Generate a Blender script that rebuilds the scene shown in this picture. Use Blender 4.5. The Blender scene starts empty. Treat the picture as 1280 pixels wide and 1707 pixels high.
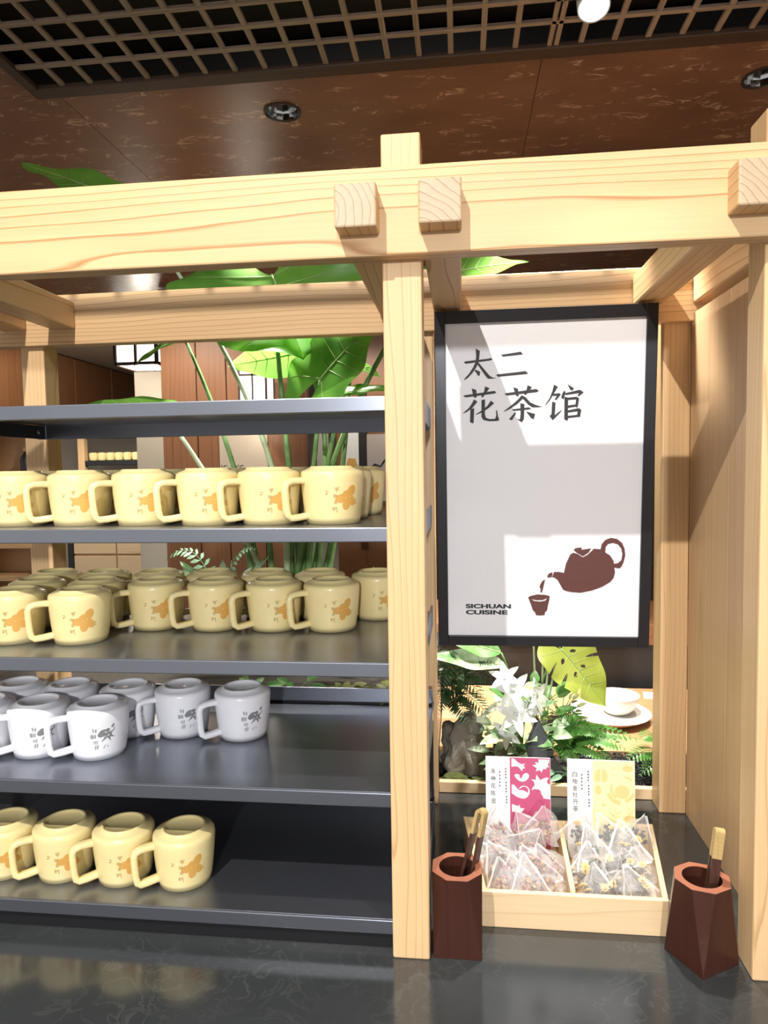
import bpy, bmesh, math, random
from math import sin, cos, pi, radians, sqrt, atan2, asin
from mathutils import Vector, Matrix, geometry, noise

random.seed(7)
SC = bpy.context.scene
COL = SC.collection

# ------------------------------------------------------------------ camera
cam_d = bpy.data.cameras.new('camera')
cam = bpy.data.objects.new('camera', cam_d)
COL.objects.link(cam)
cam_d.sensor_fit = 'HORIZONTAL'
cam_d.sensor_width = 36.0
cam_d.lens = 36.0 * 1140.0 / 1280.0
cam_d.clip_start = 0.02
YAW, PITCH, ROLL = radians(6.4095), radians(-3.4965), radians(-0.9035)
fwd = Vector((-sin(YAW) * cos(PITCH), cos(YAW) * cos(PITCH), sin(PITCH)))
right = Vector((cos(YAW), sin(YAW), 0))
up = right.cross(fwd)
r2 = right * cos(ROLL) + up * sin(ROLL)
u2 = up * cos(ROLL) - right * sin(ROLL)
cam.matrix_world = Matrix(((r2.x, u2.x, -fwd.x, 0.10236), (r2.y, u2.y, -fwd.y, -0.93651),
                           (r2.z, u2.z, -fwd.z, 0.70), (0, 0, 0, 1)))
SC.camera = cam

# ------------------------------------------------------------------ view, world, lamps of the room
SC.view_settings.view_transform = 'Standard'
SC.view_settings.look = 'None'
SC.view_settings.gamma = 1.0
SC.view_settings.use_curve_mapping = False
SC.view_settings.exposure = 0.28
world = bpy.data.worlds.new('world')
SC.world = world
world.use_nodes = True
world.node_tree.nodes['Background'].inputs[0].default_value = (1.0, 0.97, 0.94, 1)
world.node_tree.nodes['Background'].inputs[1].default_value = 0.54


def spot(name, loc, target, power, angle, blend=0.3, radius=0.02, color=(1, 0.93, 0.82)):
    d = bpy.data.lights.new(name, 'SPOT')
    d.energy = power
    d.spot_size = radians(angle)
    d.spot_blend = blend
    d.shadow_soft_size = radius
    d.color = color
    o = bpy.data.objects.new(name, d)
    COL.objects.link(o)
    o.location = loc
    o.rotation_euler = (Vector(target) - Vector(loc)).to_track_quat('-Z', 'Y').to_euler()
    return o


def point(name, loc, power, radius=0.05, color=(1, 0.9, 0.75)):
    d = bpy.data.lights.new(name, 'POINT')
    d.energy = power
    d.shadow_soft_size = radius
    d.color = color
    o = bpy.data.objects.new(name, d)
    COL.objects.link(o)
    o.location = loc
    return o


spot('track_spot', (-0.57, -2.0, 2.75), (-0.10, 0.2, 0.60), 300, 44, 0.3, 0.016, (1, 0.955, 0.89))
spot('aisle_spot', (0.35, -5.0, 1.55), (-0.05, 0.0, 0.55), 430, 26, 0.4, 0.10, (0.97, 0.98, 1.0))
spot('front_downlight', (-0.42, -0.33, 1.57), (-0.42, -0.14, 0.2), 26, 42, 0.5, 0.02)
spot('front_downlight', (0.30, -0.33, 1.57), (0.30, -0.10, 0.1), 22, 44, 0.5, 0.02)
spot('plant_downlight', (-0.335, 0.795, 1.585), (-0.33, 1.02, 0.3), 190, 62, 0.12, 0.03, (1, 0.95, 0.86))
spot('plant_downlight', (0.37, 0.50, 1.55), (0.33, 0.66, 0.1), 115, 60, 0.4, 0.03, (1, 0.96, 0.9))
spot('plant_downlight', (0.811, 0.803, 1.585), (0.45, 0.85, 0.05), 60, 70, 0.4, 0.03)

# ------------------------------------------------------------------ mesh helpers
class MB:
    def __init__(s):
        s.v = []
        s.f = []

    def add(s, vs, fs):
        o = len(s.v)
        s.v += [Vector(p) for p in vs]
        s.f += [tuple(i + o for i in f) for f in fs]
        return s

    def box(s, x0, x1, y0, y1, z0, z1):
        return s.add([(x0, y0, z0), (x1, y0, z0), (x1, y1, z0), (x0, y1, z0), (x0, y0, z1), (x1, y0, z1), (x1, y1, z1), (x0, y1, z1)],
                     [(0, 3, 2, 1), (4, 5, 6, 7), (0, 1, 5, 4), (1, 2, 6, 5), (2, 3, 7, 6), (3, 0, 4, 7)])

    def hexa(s, p):
        return s.add(p, [(0, 3, 2, 1), (4, 5, 6, 7), (0, 1, 5, 4), (1, 2, 6, 5), (2, 3, 7, 6), (3, 0, 4, 7)])

    def lathe(s, prof, n=32, close=True):
        vs = []
        fs = []
        for r, z in prof:
            for k in range(n):
                a = 2 * pi * k / n
                vs.append((r * cos(a), r * sin(a), z))
        for i in range(len(prof) - 1):
            for k in range(n):
                k2 = (k + 1) % n
                fs.append((i * n + k, i * n + k2, (i + 1) * n + k2, (i + 1) * n + k))
        return s.add(vs, fs)

    def tube(s, pts, rad, n=8, cap=True, up=Vector((0, 0, 1))):
        pts = [Vector(p) for p in pts]
        if not isinstance(rad, (list, tuple)):
            rad = [rad] * len(pts)
        vs = []
        fs = []
        pn = None
        for i, p in enumerate(pts):
            t = (pts[min(i + 1, len(pts) - 1)] - pts[max(i - 1, 0)])
            t.normalize()
            if pn is None:
                a = up if abs(t.dot(up)) < 0.9 else Vector((1, 0, 0))
                pn = t.cross(a).normalized()
            pn = (pn - t * pn.dot(t)).normalized()
            b = t.cross(pn)
            for k in range(n):
                a = 2 * pi * k / n
                vs.append(p + (pn * cos(a) + b * sin(a)) * rad[i])
        m = len(pts)
        for i in range(m - 1):
            for k in range(n):
                k2 = (k + 1) % n
                fs.append((i * n + k, i * n + k2, (i + 1) * n + k2, (i + 1) * n + k))
        if cap:
            fs.append(tuple(range(n))[::-1])
            fs.append(tuple((m - 1) * n + k for k in range(n)))
        return s.add(vs, fs)

    def grid(s, fn, nu, nv):
        vs = [fn(i / nu, j / nv) for i in range(nu + 1) for j in range(nv + 1)]
        fs = [(i * (nv + 1) + j, (i + 1) * (nv + 1) + j, (i + 1) * (nv + 1) + j + 1, i * (nv + 1) + j + 1) for i in range(nu) for j in range(nv)]
        return s.add(vs, fs)

    def poly(s, pts, fn, th):
        """flat outline (2d) lifted by fn(u, v, depth), with thickness th"""
        n = len(pts)
        tri = geometry.tessellate_polygon([[Vector((a, b, 0)) for a, b in pts]])
        vs = [fn(a, b, th) for a, b in pts] + [fn(a, b, 0) for a, b in pts]
        fs = [tuple(t) for t in tri] + [(i, (i + 1) % n, n + (i + 1) % n, n + i) for i in range(n)]
        return s.add(vs, fs)

    def plate_with_hole(s, x0, x1, y0, y1, z0, z1, cx, cy, r, n=32):
        rect = [(x0, y0), (x1, y0), (x1, y1), (x0, y1)]
        hole = [(cx + r * cos(2 * pi * k / n), cy + r * sin(2 * pi * k / n)) for k in range(n)]
        tri = geometry.tessellate_polygon([[Vector((a, b, 0)) for a, b in rect], [Vector((a, b, 0)) for a, b in hole]])
        pts = rect + hole
        m_ = len(pts)
        fs = [tuple(t) for t in tri] + [tuple(i + m_ for i in t)[::-1] for t in tri]
        fs += [(i, (i + 1) % 4, (i + 1) % 4 + m_, i + m_) for i in range(4)]
        fs += [(4 + k, 4 + (k + 1) % n, 4 + (k + 1) % n + m_, 4 + k + m_) for k in range(n)]
        return s.add([(a, b, z0) for a, b in pts] + [(a, b, z1) for a, b in pts], fs)

    def build(s, name, mat, parent=None, smooth=False, bevel=0, seg=2, solid=0, sub=0, world_space=True):
        me = bpy.data.meshes.new(name)
        off = Vector((0, 0, 0))
        if parent is not None and world_space:
            p = parent
            while p is not None:
                off += p.location
                p = p.parent
        me.from_pydata([tuple(p - off) for p in s.v], [], s.f)
        bm = bmesh.new()
        bm.from_mesh(me)
        bmesh.ops.recalc_face_normals(bm, faces=bm.faces)
        bm.to_mesh(me)
        bm.free()
        if smooth:
            me.polygons.foreach_set('use_smooth', [True] * len(me.polygons))
        me.materials.append(MAT[mat] if isinstance(mat, str) else mat)
        o = bpy.data.objects.new(name, me)
        COL.objects.link(o)
        o.parent = parent
        if solid:
            md = o.modifiers.new('solid', 'SOLIDIFY')
            md.thickness = solid
        if bevel:
            md = o.modifiers.new('bevel', 'BEVEL')
            md.width = bevel
            md.segments = seg
            md.limit_method = 'ANGLE'
            md.angle_limit = radians(35)
        if sub:
            md = o.modifiers.new('sub', 'SUBSURF')
            md.levels = sub
            md.render_levels = sub
        return o


def tag(o, label=None, cat=None, group=None, kind=None):
    if label: o['label'] = label
    if cat: o['category'] = cat
    if group: o['group'] = group
    if kind: o['kind'] = kind
    return o


def thing(name, label, cat, loc=(0, 0, 0), group=None, rz=0, rx=0):
    o = bpy.data.objects.new(name, None)
    o.empty_display_size = 0.02
    COL.objects.link(o)
    o.location = loc
    o.rotation_euler = (rx, 0, rz)
    return tag(o, label, cat, group)


def copy_tree(o, parent=None):
    c = o.copy()
    COL.objects.link(c)
    c.parent = parent
    for ch in list(o.children):
        copy_tree(ch, c)
    return c


def box_part(name, mat, parent, b, bevel=0.0015, label=None):
    """one board or block whose origin sits in its own centre, so that its grain is its own"""
    c = Vector(((b[0] + b[1]) / 2, (b[2] + b[3]) / 2, (b[4] + b[5]) / 2))
    h = [(b[1] - b[0]) / 2, (b[3] - b[2]) / 2, (b[5] - b[4]) / 2]
    o = MB().box(-h[0], h[0], -h[1], h[1], -h[2], h[2]).build(name, mat, parent, bevel=bevel, world_space=False)
    o.location = c - (parent.location if parent is not None else Vector((0, 0, 0)))
    if label: o['label'] = label
    return o


def bez(p0, p1, p2, n):
    p0, p1, p2 = Vector(p0), Vector(p1), Vector(p2)
    return [p0 * (1 - t) ** 2 + p1 * 2 * t * (1 - t) + p2 * t * t for t in [i / n for i in range(n + 1)]]

# ------------------------------------------------------------------ materials
MAT = {}


def new_mat(name):
    m = bpy.data.materials.new(name)
    m.use_nodes = True
    nt = m.node_tree
    b = nt.nodes['Principled BSDF']
    MAT[name] = m
    return m, nt, b


def plain(name, col, rough=0.5, metal=0.0, spec=0.5, emit=0, noise_amt=0, noise_scale=20, bump=0, coat=0):
    m, nt, b = new_mat(name)
    b.inputs['Base Color'].default_value = (*col, 1)
    b.inputs['Roughness'].default_value = rough
    b.inputs['Metallic'].default_value = metal
    b.inputs['Specular IOR Level'].default_value = spec
    if coat:
        b.inputs['Coat Weight'].default_value = coat
        b.inputs['Coat Roughness'].default_value = 0.08
    if emit:
        b.inputs['Emission Color'].default_value = (*col, 1)
        b.inputs['Emission Strength'].default_value = emit
    if noise_amt or bump:
        tc = nt.nodes.new('ShaderNodeTexCoord')
        nz = nt.nodes.new('ShaderNodeTexNoise')
        nz.inputs['Scale'].default_value = noise_scale
        nz.inputs['Detail'].default_value = 5
        nt.links.new(tc.outputs['Object'], nz.inputs['Vector'])
        if noise_amt:
            mx = nt.nodes.new('ShaderNodeMix')
            mx.data_type = 'RGBA'
            mx.inputs[6].default_value = (*[c * (1 - noise_amt) for c in col], 1)
            mx.inputs[7].default_value = (*[min(1, c * (1 + noise_amt)) for c in col], 1)
            nt.links.new(nz.outputs['Fac'], mx.inputs[0])
            nt.links.new(mx.outputs[2], b.inputs['Base Color'])
        if bump:
            bp = nt.nodes.new('ShaderNodeBump')
            bp.inputs['Strength'].default_value = bump
            bp.inputs['Distance'].default_value = 0.002
            nt.links.new(nz.outputs['Fac'], bp.inputs['Height'])
            nt.links.new(bp.outputs['Normal'], b.inputs['Normal'])
    return m


def wood(name, axis, light, dark, rough=0.42, ring=15.0, line=0.72, tilt=5.0, fibre=0.25, centre=0.015):
    """growth rings round the long axis of the piece, cut a little askew, plus fine fibres"""
    m, nt, b = new_mat(name)
    N, L = nt.nodes, nt.links
    tc = N.new('ShaderNodeTexCoord')
    k = 'XYZ'.index(axis)
    oi = N.new('ShaderNodeObjectInfo')
    wn = N.new('ShaderNodeTexWhiteNoise')
    wn.noise_dimensions = '1D'
    L.new(oi.outputs['Random'], wn.inputs['W'])
    rv = N.new('ShaderNodeVectorMath')
    rv.operation = 'MULTIPLY_ADD'
    am = [0.05, 0.05, 0.05]
    am[k] = 3.0
    of = [centre, centre, centre]
    of[k] = 0.0
    rv.inputs[1].default_value = am
    rv.inputs[2].default_value = of
    L.new(wn.outputs['Color'], rv.inputs[0])
    ad = N.new('ShaderNodeVectorMath')
    ad.operation = 'ADD'
    L.new(tc.outputs['Object'], ad.inputs[0])
    L.new(rv.outputs[0], ad.inputs[1])
    mp = N.new('ShaderNodeMapping')
    sc = [1, 1, 1]
    sc[k] = 0.12
    mp.inputs['Scale'].default_value = sc
    rot = [0, 0, 0]
    rot[(k + 1) % 3] = radians(tilt * 0.25)
    rot[(k + 2) % 3] = radians(-tilt * 0.2)
    mp.inputs['Rotation'].default_value = rot
    L.new(ad.outputs[0], mp.inputs['Vector'])
    n1 = N.new('ShaderNodeTexNoise')
    n1.inputs['Scale'].default_value = 9
    n1.inputs['Detail'].default_value = 2
    L.new(mp.outputs[0], n1.inputs['Vector'])
    sb = N.new('ShaderNodeMixRGB')
    sb.blend_type = 'LINEAR_LIGHT'
    sb.inputs[0].default_value = 0.03
    L.new(mp.outputs[0], sb.inputs[1])
    L.new(n1.outputs['Color'], sb.inputs[2])
    wv = N.new('ShaderNodeTexWave')
    wv.wave_type = 'RINGS'
    wv.rings_direction = axis
    wv.wave_profile = 'SAW'
    wv.inputs['Scale'].default_value = ring
    wv.inputs['Distortion'].default_value = 0.6
    wv.inputs['Detail'].default_value = 2
    wv.inputs['Detail Scale'].default_value = 1.5
    L.new(sb.outputs[0], wv.inputs['Vector'])
    rp = N.new('ShaderNodeValToRGB')
    rp.color_ramp.elements[0].position = 0.0
    rp.color_ramp.elements[0].color = (0, 0, 0, 1)
    rp.color_ramp.elements[1].position = 1.0
    rp.color_ramp.elements[1].color = (0.05, 0.05, 0.05, 1)
    e = rp.color_ramp.elements.new(0.84)
    e.color = (0.12, 0.12, 0.12, 1)
    e = rp.color_ramp.elements.new(0.95)
    e.color = (1, 1, 1, 1)
    L.new(wv.outputs['Fac'], rp.inputs[0])
    mf = N.new('ShaderNodeMapping')
    sc2 = [260, 260, 260]
    sc2[k] = 6
    mf.inputs['Scale'].default_value = sc2
    L.new(ad.outputs[0], mf.inputs['Vector'])
    n2 = N.new('ShaderNodeTexNoise')
    n2.inputs['Scale'].default_value = 1.0
    n2.inputs['Detail'].default_value = 3
    L.new(mf.outputs[0], n2.inputs['Vector'])
    ms = N.new('ShaderNodeMapping')
    sc3 = [14, 14, 14]
    sc3[k] = 1.2
    ms.inputs['Scale'].default_value = sc3
    L.new(ad.outputs[0], ms.inputs['Vector'])
    n3 = N.new('ShaderNodeTexNoise')
    n3.inputs['Scale'].default_value = 1.0
    n3.inputs['Detail'].default_value = 2
    L.new(ms.outputs[0], n3.inputs['Vector'])
    m1 = N.new('ShaderNodeMath')
    m1.operation = 'MULTIPLY'
    m1.inputs[1].default_value = line
    L.new(rp.outputs[0], m1.inputs[0])
    m2 = N.new('ShaderNodeMath')
    m2.operation = 'MULTIPLY_ADD'
    m2.inputs[1].default_value = fibre
    L.new(n2.outputs['Fac'], m2.inputs[0])
    L.new(m1.outputs[0], m2.inputs[2])
    m3 = N.new('ShaderNodeMath')
    m3.operation = 'MULTIPLY_ADD'
    m3.inputs[1].default_value = 0.35
    L.new(n3.outputs['Fac'], m3.inputs[0])
    L.new(m2.outputs[0], m3.inputs[2])
    m4 = N.new('ShaderNodeMath')
    m4.operation = 'SUBTRACT'
    m4.inputs[1].default_value = 0.12
    m4.use_clamp = True
    L.new(m3.outputs[0], m4.inputs[0])
    mx = N.new('ShaderNodeMix')
    mx.data_type = 'RGBA'
    mx.inputs[6].default_value = (*light, 1)
    mx.inputs[7].default_value = (*dark, 1)
    L.new(m4.outputs[0], mx.inputs[0])
    L.new(mx.outputs[2], b.inputs['Base Color'])
    b.inputs['Roughness'].default_value = rough
    b.inputs['Specular IOR Level'].default_value = 0.35
    return m


ASH, ASHD = (0.79, 0.545, 0.295), (0.43, 0.215, 0.080)
for ax in 'XYZ':
    wood('ash_' + ax, ax, ASH, ASHD, ring=31 if ax != 'Y' else 22, line=0.5 if ax == 'Z' else 0.85)
wood('ash_end', 'Y', (0.60, 0.46, 0.31), (0.30, 0.19, 0.10), ring=30, line=0.8)
wood('panel_Z', 'Z', (0.66, 0.45, 0.255), (0.38, 0.215, 0.10), ring=14, line=0.35)
wood('brown_Z', 'Z', (0.26, 0.115, 0.050), (0.12, 0.045, 0.018), ring=14, line=0.5)
wood('brown_X', 'X', (0.26, 0.115, 0.050), (0.12, 0.045, 0.018), ring=14, line=0.5)
wood('grille_wood', 'Y', (0.36, 0.265, 0.20), (0.19, 0.13, 0.095), rough=0.5)
wood('grille_wood_X', 'X', (0.36, 0.265, 0.20), (0.19, 0.13, 0.095), rough=0.5)
wood('grille_frame', 'X', (0.085, 0.052, 0.036), (0.045, 0.028, 0.02), rough=0.5)
wood('pale_X', 'X', (0.82, 0.62, 0.38), (0.55, 0.34, 0.16), ring=16, line=0.3)
wood('pale_Y', 'Y', (0.82, 0.62, 0.38), (0.55, 0.34, 0.16), ring=16, line=0.3)
wood('oak_X', 'X', (0.62, 0.38, 0.19), (0.36, 0.19, 0.085), ring=18, line=0.5)
wood('holder', 'Z', (0.060, 0.020, 0.013), (0.032, 0.011, 0.008), rough=0.28, ring=10, line=0.3)
wood('holder_top', 'Z', (0.32, 0.12, 0.07), (0.22, 0.08, 0.045), rough=0.4, ring=10, line=0.3)
wood('tong_dark', 'Z', (0.075, 0.032, 0.022), (0.04, 0.018, 0.012), rough=0.35, ring=30)
wood('tong_pale', 'Z', (0.50, 0.36, 0.15), (0.34, 0.22, 0.08), rough=0.4, ring=30)

plain('cream_glaze', (0.83, 0.69, 0.335), rough=0.33, spec=0.45, noise_amt=0.05, noise_scale=60, coat=0.15)
plain('white_glaze', (0.82, 0.82, 0.86), rough=0.33, spec=0.45, noise_amt=0.04, noise_scale=60, coat=0.15)
plain('flower_print', (0.66, 0.36, 0.085), rough=0.45)
plain('cream_ink', (0.46, 0.31, 0.11), rough=0.5)
plain('petal_eye', (0.80, 0.56, 0.22), rough=0.45)
plain('grey_print', (0.215, 0.22, 0.225), rough=0.45)
plain('black_metal', (0.012, 0.012, 0.014), rough=0.32, spec=0.5)
plain('shelf_metal', (0.25, 0.265, 0.31), rough=0.30, metal=0.88, spec=0.5, noise_amt=0.12, noise_scale=9)
plain('frame_metal', (0.030, 0.030, 0.034), rough=0.30, metal=0.4, spec=0.5)
plain('screw_steel', (0.5, 0.5, 0.5), rough=0.25, metal=1)
plain('sign_paper', (0.90, 0.895, 0.92), rough=0.75, bump=0.12, noise_scale=160, noise_amt=0.02)
plain('sign_patch', (0.88, 0.88, 0.88), rough=0.7)
plain('sign_ink', (0.028, 0.026, 0.028), rough=0.6)
plain('teapot_ink', (0.125, 0.042, 0.036), rough=0.6, noise_amt=0.15, noise_scale=300)
plain('box_white', (0.84, 0.85, 0.86), rough=0.5)
plain('box_pink', (0.50, 0.080, 0.185), rough=0.5)
plain('box_yellow', (0.86, 0.81, 0.44), rough=0.5)
plain('box_yellow_print', (0.77, 0.58, 0.25), rough=0.5)
plain('box_pink_print', (0.86, 0.80, 0.82), rough=0.5)
plain('ink_grey', (0.07, 0.075, 0.08), rough=0.6)
plain('chrome', (0.55, 0.55, 0.56), rough=0.08, metal=1)
plain('lamp_ring', (0.05, 0.035, 0.03), rough=0.35)
plain('lamp_lens', (0.75, 0.88, 0.95), rough=0.3, emit=0.9)
plain('lantern_paper', (1.0, 0.95, 0.86), rough=0.7, emit=1.7)
plain('lantern_frame', (0.05, 0.025, 0.018), rough=0.5)
plain('far_ceiling', (0.48, 0.40, 0.31), rough=0.8)
plain('far_wall', (0.42, 0.37, 0.30), rough=0.85)
plain('floor_tile', (0.10, 0.085, 0.07), rough=0.35, noise_amt=0.2, noise_scale=4)
plain('dark_board', (0.018, 0.014, 0.012), rough=0.5)
plain('slate', (0.055, 0.062, 0.068), rough=0.55, bump=0.5, noise_scale=40, noise_amt=0.2)
plain('soil', (0.030, 0.024, 0.018), rough=0.9, bump=1.0, noise_scale=90, noise_amt=0.5)
plain('gravel', (0.020, 0.021, 0.026), rough=0.35)
plain('moss', (0.085, 0.105, 0.025), rough=0.9, noise_amt=0.5, noise_scale=60)
plain('porcelain', (0.80, 0.78, 0.72), rough=0.25, coat=0.3)
plain('terracotta', (0.42, 0.22, 0.11), rough=0.6)
plain('card_white', (0.75, 0.74, 0.72), rough=0.6)
plain('fern_dark', (0.030, 0.065, 0.018), rough=0.5)
plain('petal_white', (0.86, 0.88, 0.84), rough=0.45)
plain('tea_brown', (0.14, 0.06, 0.035), rough=0.8, noise_amt=0.5, noise_scale=200)
plain('tea_tan', (0.46, 0.29, 0.15), rough=0.8, noise_amt=0.4, noise_scale=200)
plain('tea_pink', (0.38, 0.16, 0.15), rough=0.8, noise_amt=0.4, noise_scale=200)
plain('tea_rose', (0.34, 0.05, 0.13), rough=0.7)
plain('tea_black', (0.045, 0.042, 0.034), rough=0.7, noise_amt=0.5, noise_scale=200)
plain('tea_yellow', (0.80, 0.58, 0.22), rough=0.7)
plain('tea_green', (0.30, 0.31, 0.20), rough=0.8)
plain('orange_print', (0.65, 0.36, 0.08), rough=0.6)
plain('paper_wall', (0.42, 0.36, 0.33), rough=0.7)


def leaf_mat(name, c1, c2, trans=0.35, rough=0.38, scale=6, stripe=None):
    m, nt, b = new_mat(name)
    N, L = nt.nodes, nt.links
    tc = N.new('ShaderNodeTexCoord')
    nz = N.new('ShaderNodeTexNoise')
    nz.inputs['Scale'].default_value = scale
    nz.inputs['Detail'].default_value = 3
    L.new(tc.outputs['Object'], nz.inputs['Vector'])
    rp = N.new('ShaderNodeValToRGB')
    rp.color_ramp.elements[0].position = 0.35
    rp.color_ramp.elements[1].position = 0.65
    rp.color_ramp.elements[0].color = (*c1, 1)
    rp.color_ramp.elements[1].color = (*c2, 1)
    L.new(nz.outputs['Fac'], rp.inputs[0])
    L.new(rp.outputs[0], b.inputs['Base Color'])
    b.inputs['Roughness'].default_value = rough
    tr = N.new('ShaderNodeBsdfTranslucent')
    L.new(rp.outputs[0], tr.inputs['Color'])
    mx = N.new('ShaderNodeMixShader')
    mx.inputs[0].default_value = trans
    out = N['Material Output']
    L.new(b.outputs[0], mx.inputs[1])
    L.new(tr.outputs[0], mx.inputs[2])
    L.new(mx.outputs[0], out.inputs['Surface'])
    return m


leaf_mat('leaf_alocasia', (0.12, 0.36, 0.05), (0.26, 0.58, 0.09), 0.5)
leaf_mat('leaf_vein', (0.42, 0.58, 0.22), (0.50, 0.66, 0.30), 0.3)
leaf_mat('stem_green', (0.13, 0.26, 0.08), (0.22, 0.38, 0.13), 0.1, scale=30)
leaf_mat('stem_pale', (0.48, 0.60, 0.36), (0.60, 0.70, 0.45), 0.1, scale=30)
leaf_mat('leaf_monstera', (0.30, 0.38, 0.05), (0.42, 0.48, 0.09), 0.35, scale=14)
leaf_mat('leaf_fern', (0.09, 0.27, 0.05), (0.17, 0.40, 0.09), 0.3, scale=20)
leaf_mat('leaf_variegated', (0.16, 0.38, 0.12), (0.70, 0.78, 0.60), 0.3, scale=22)
leaf_mat('leaf_green', (0.07, 0.20, 0.05), (0.14, 0.32, 0.08), 0.3, scale=15)
leaf_mat('leaf_olive', (0.10, 0.12, 0.03), (0.18, 0.20, 0.06), 0.2, scale=20)
leaf_mat('leaf_mint', (0.25, 0.50, 0.30), (0.40, 0.62, 0.42), 0.3, scale=20)


def stone_mat(name, base, vein, scale, amount, rough, spec=0.5, fleck=False, bump=0.0):
    m, nt, b = new_mat(name)
    N, L = nt.nodes, nt.links
    tc = N.new('ShaderNodeTexCoord')
    mp = N.new('ShaderNodeMapping')
    mp.inputs['Scale'].default_value = (1, 2.2 if fleck else 1, 1)
    L.new(tc.outputs['Object'], mp.inputs['Vector'])
    n0 = N.new('ShaderNodeTexNoise')
    n0.inputs['Scale'].default_value = scale * 0.5
    n0.inputs['Detail'].default_value = 4
    L.new(mp.outputs[0], n0.inputs['Vector'])
    n1 = N.new('ShaderNodeTexNoise')
    n1.inputs['Scale'].default_value = scale
    n1.inputs['Detail'].default_value = 8 if not fleck else 6
    n1.inputs['Distortion'].default_value = 1.6
    L.new(mp.outputs[0], n1.inputs['Vector'])
    # thin veins where the noise crosses its middle value
    ab = N.new('ShaderNodeMath')
    ab.operation = 'SUBTRACT'
    ab.inputs[1].default_value = 0.5
    L.new(n1.outputs['Fac'], ab.inputs[0])
    a2 = N.new('ShaderNodeMath')
    a2.operation = 'ABSOLUTE'
    L.new(ab.outputs[0], a2.inputs[0])
    rp = N.new('ShaderNodeValToRGB')
    rp.color_ramp.elements[0].position = 0.0
    rp.color_ramp.elements[0].color = (1, 1, 1, 1)
    rp.color_ramp.elements[1].position = 0.040 if fleck else 0.03
    rp.color_ramp.elements[1].color = (0, 0, 0, 1)
    L.new(a2.outputs[0], rp.inputs[0])
    r0 = N.new('ShaderNodeValToRGB')
    r0.color_ramp.elements[0].position = 0.54 if fleck else 0.42
    r0.color_ramp.elements[1].position = 0.62 if fleck else 0.72
    L.new(n0.outputs['Fac'], r0.inputs[0])
    if fleck:
        n0.inputs['Scale'].default_value = scale * 1.1
    mu = N.new('ShaderNodeMath')
    mu.operation = 'MULTIPLY'
    L.new(rp.outputs[0], mu.inputs[0])
    L.new(r0.outputs[0], mu.inputs[1])
    m3 = N.new('ShaderNodeMath')
    m3.operation = 'MULTIPLY'
    m3.inputs[1].default_value = amount
    L.new(mu.outputs[0], m3.inputs[0])
    n4 = N.new('ShaderNodeTexNoise')
    n4.inputs['Scale'].default_value = scale * 0.35
    n4.inputs['Detail'].default_value = 5
    L.new(mp.outputs[0], n4.inputs['Vector'])
    b0 = N.new('ShaderNodeMix')
    b0.data_type = 'RGBA'
    b0.inputs[6].default_value = (*[c * 0.55 for c in base], 1)
    b0.inputs[7].default_value = (*[c * 1.45 for c in base], 1)
    L.new(n4.outputs['Fac'], b0.inputs[0])
    mx = N.new('ShaderNodeMix')
    mx.data_type = 'RGBA'
    mx.inputs[7].default_value = (*vein, 1)
    L.new(b0.outputs[2], mx.inputs[6])
    L.new(m3.outputs[0], mx.inputs[0])
    L.new(mx.outputs[2], b.inputs['Base Color'])
    b.inputs['Roughness'].default_value = rough
    b.inputs['Specular IOR Level'].default_value = spec
    if bump:
        bp = N.new('ShaderNodeBump')
        bp.inputs['Strength'].default_value = bump
        bp.inputs['Distance'].default_value = 0.006
        L.new(n1.outputs['Fac'], bp.inputs['Height'])
        L.new(bp.outputs['Normal'], b.inputs['Normal'])
    return m


stone_mat('counter_stone', (0.036, 0.040, 0.042), (0.14, 0.15, 0.15), 16, 0.28, 0.13, 0.8)
stone_mat('ceiling_stone', (0.255, 0.125, 0.076), (0.74, 0.50, 0.34), 11, 1.0, 0.30, 0.5, fleck=True)
stone_mat('rock', (0.19, 0.17, 0.135), (0.40, 0.37, 0.31), 18, 0.6, 0.8, 0.3, bump=1.0)


def film_mat(name, tint, dens):
    m, nt, b = new_mat(name)
    N, L = nt.nodes, nt.links
    b.inputs['Base Color'].default_value = (*tint, 1)
    b.inputs['Roughness'].default_value = 0.16
    b.inputs['Specular IOR Level'].default_value = 1.0
    t = N.new('ShaderNodeBsdfTransparent')
    mx = N.new('ShaderNodeMixShader')
    mx.inputs[0].default_value = dens
    L.new(t.outputs[0], mx.inputs[1])
    L.new(b.outputs[0], mx.inputs[2])
    L.new(mx.outputs[0], N['Material Output'].inputs['Surface'])
    return m


film_mat('sachet_film', (0.93, 0.92, 0.92), 0.17)
film_mat('sachet_seal', (0.95, 0.95, 0.95), 0.62)
m, nt, b = new_mat('clear_glass')
gl = nt.nodes.new('ShaderNodeBsdfGlossy')
gl.inputs['Roughness'].default_value = 0.02
gl.inputs['Color'].default_value = (0.9, 1, 0.95, 1)
tr = nt.nodes.new('ShaderNodeBsdfTransparent')
tr.inputs['Color'].default_value = (0.93, 0.98, 0.95, 1)
fr = nt.nodes.new('ShaderNodeFresnel')
fr.inputs['IOR'].default_value = 1.3
mx = nt.nodes.new('ShaderNodeMixShader')
nt.links.new(fr.outputs[0], mx.inputs[0])
nt.links.new(tr.outputs[0], mx.inputs[1])
nt.links.new(gl.outputs[0], mx.inputs[2])
nt.links.new(mx.outputs[0], nt.nodes['Material Output'].inputs['Surface'])

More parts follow.
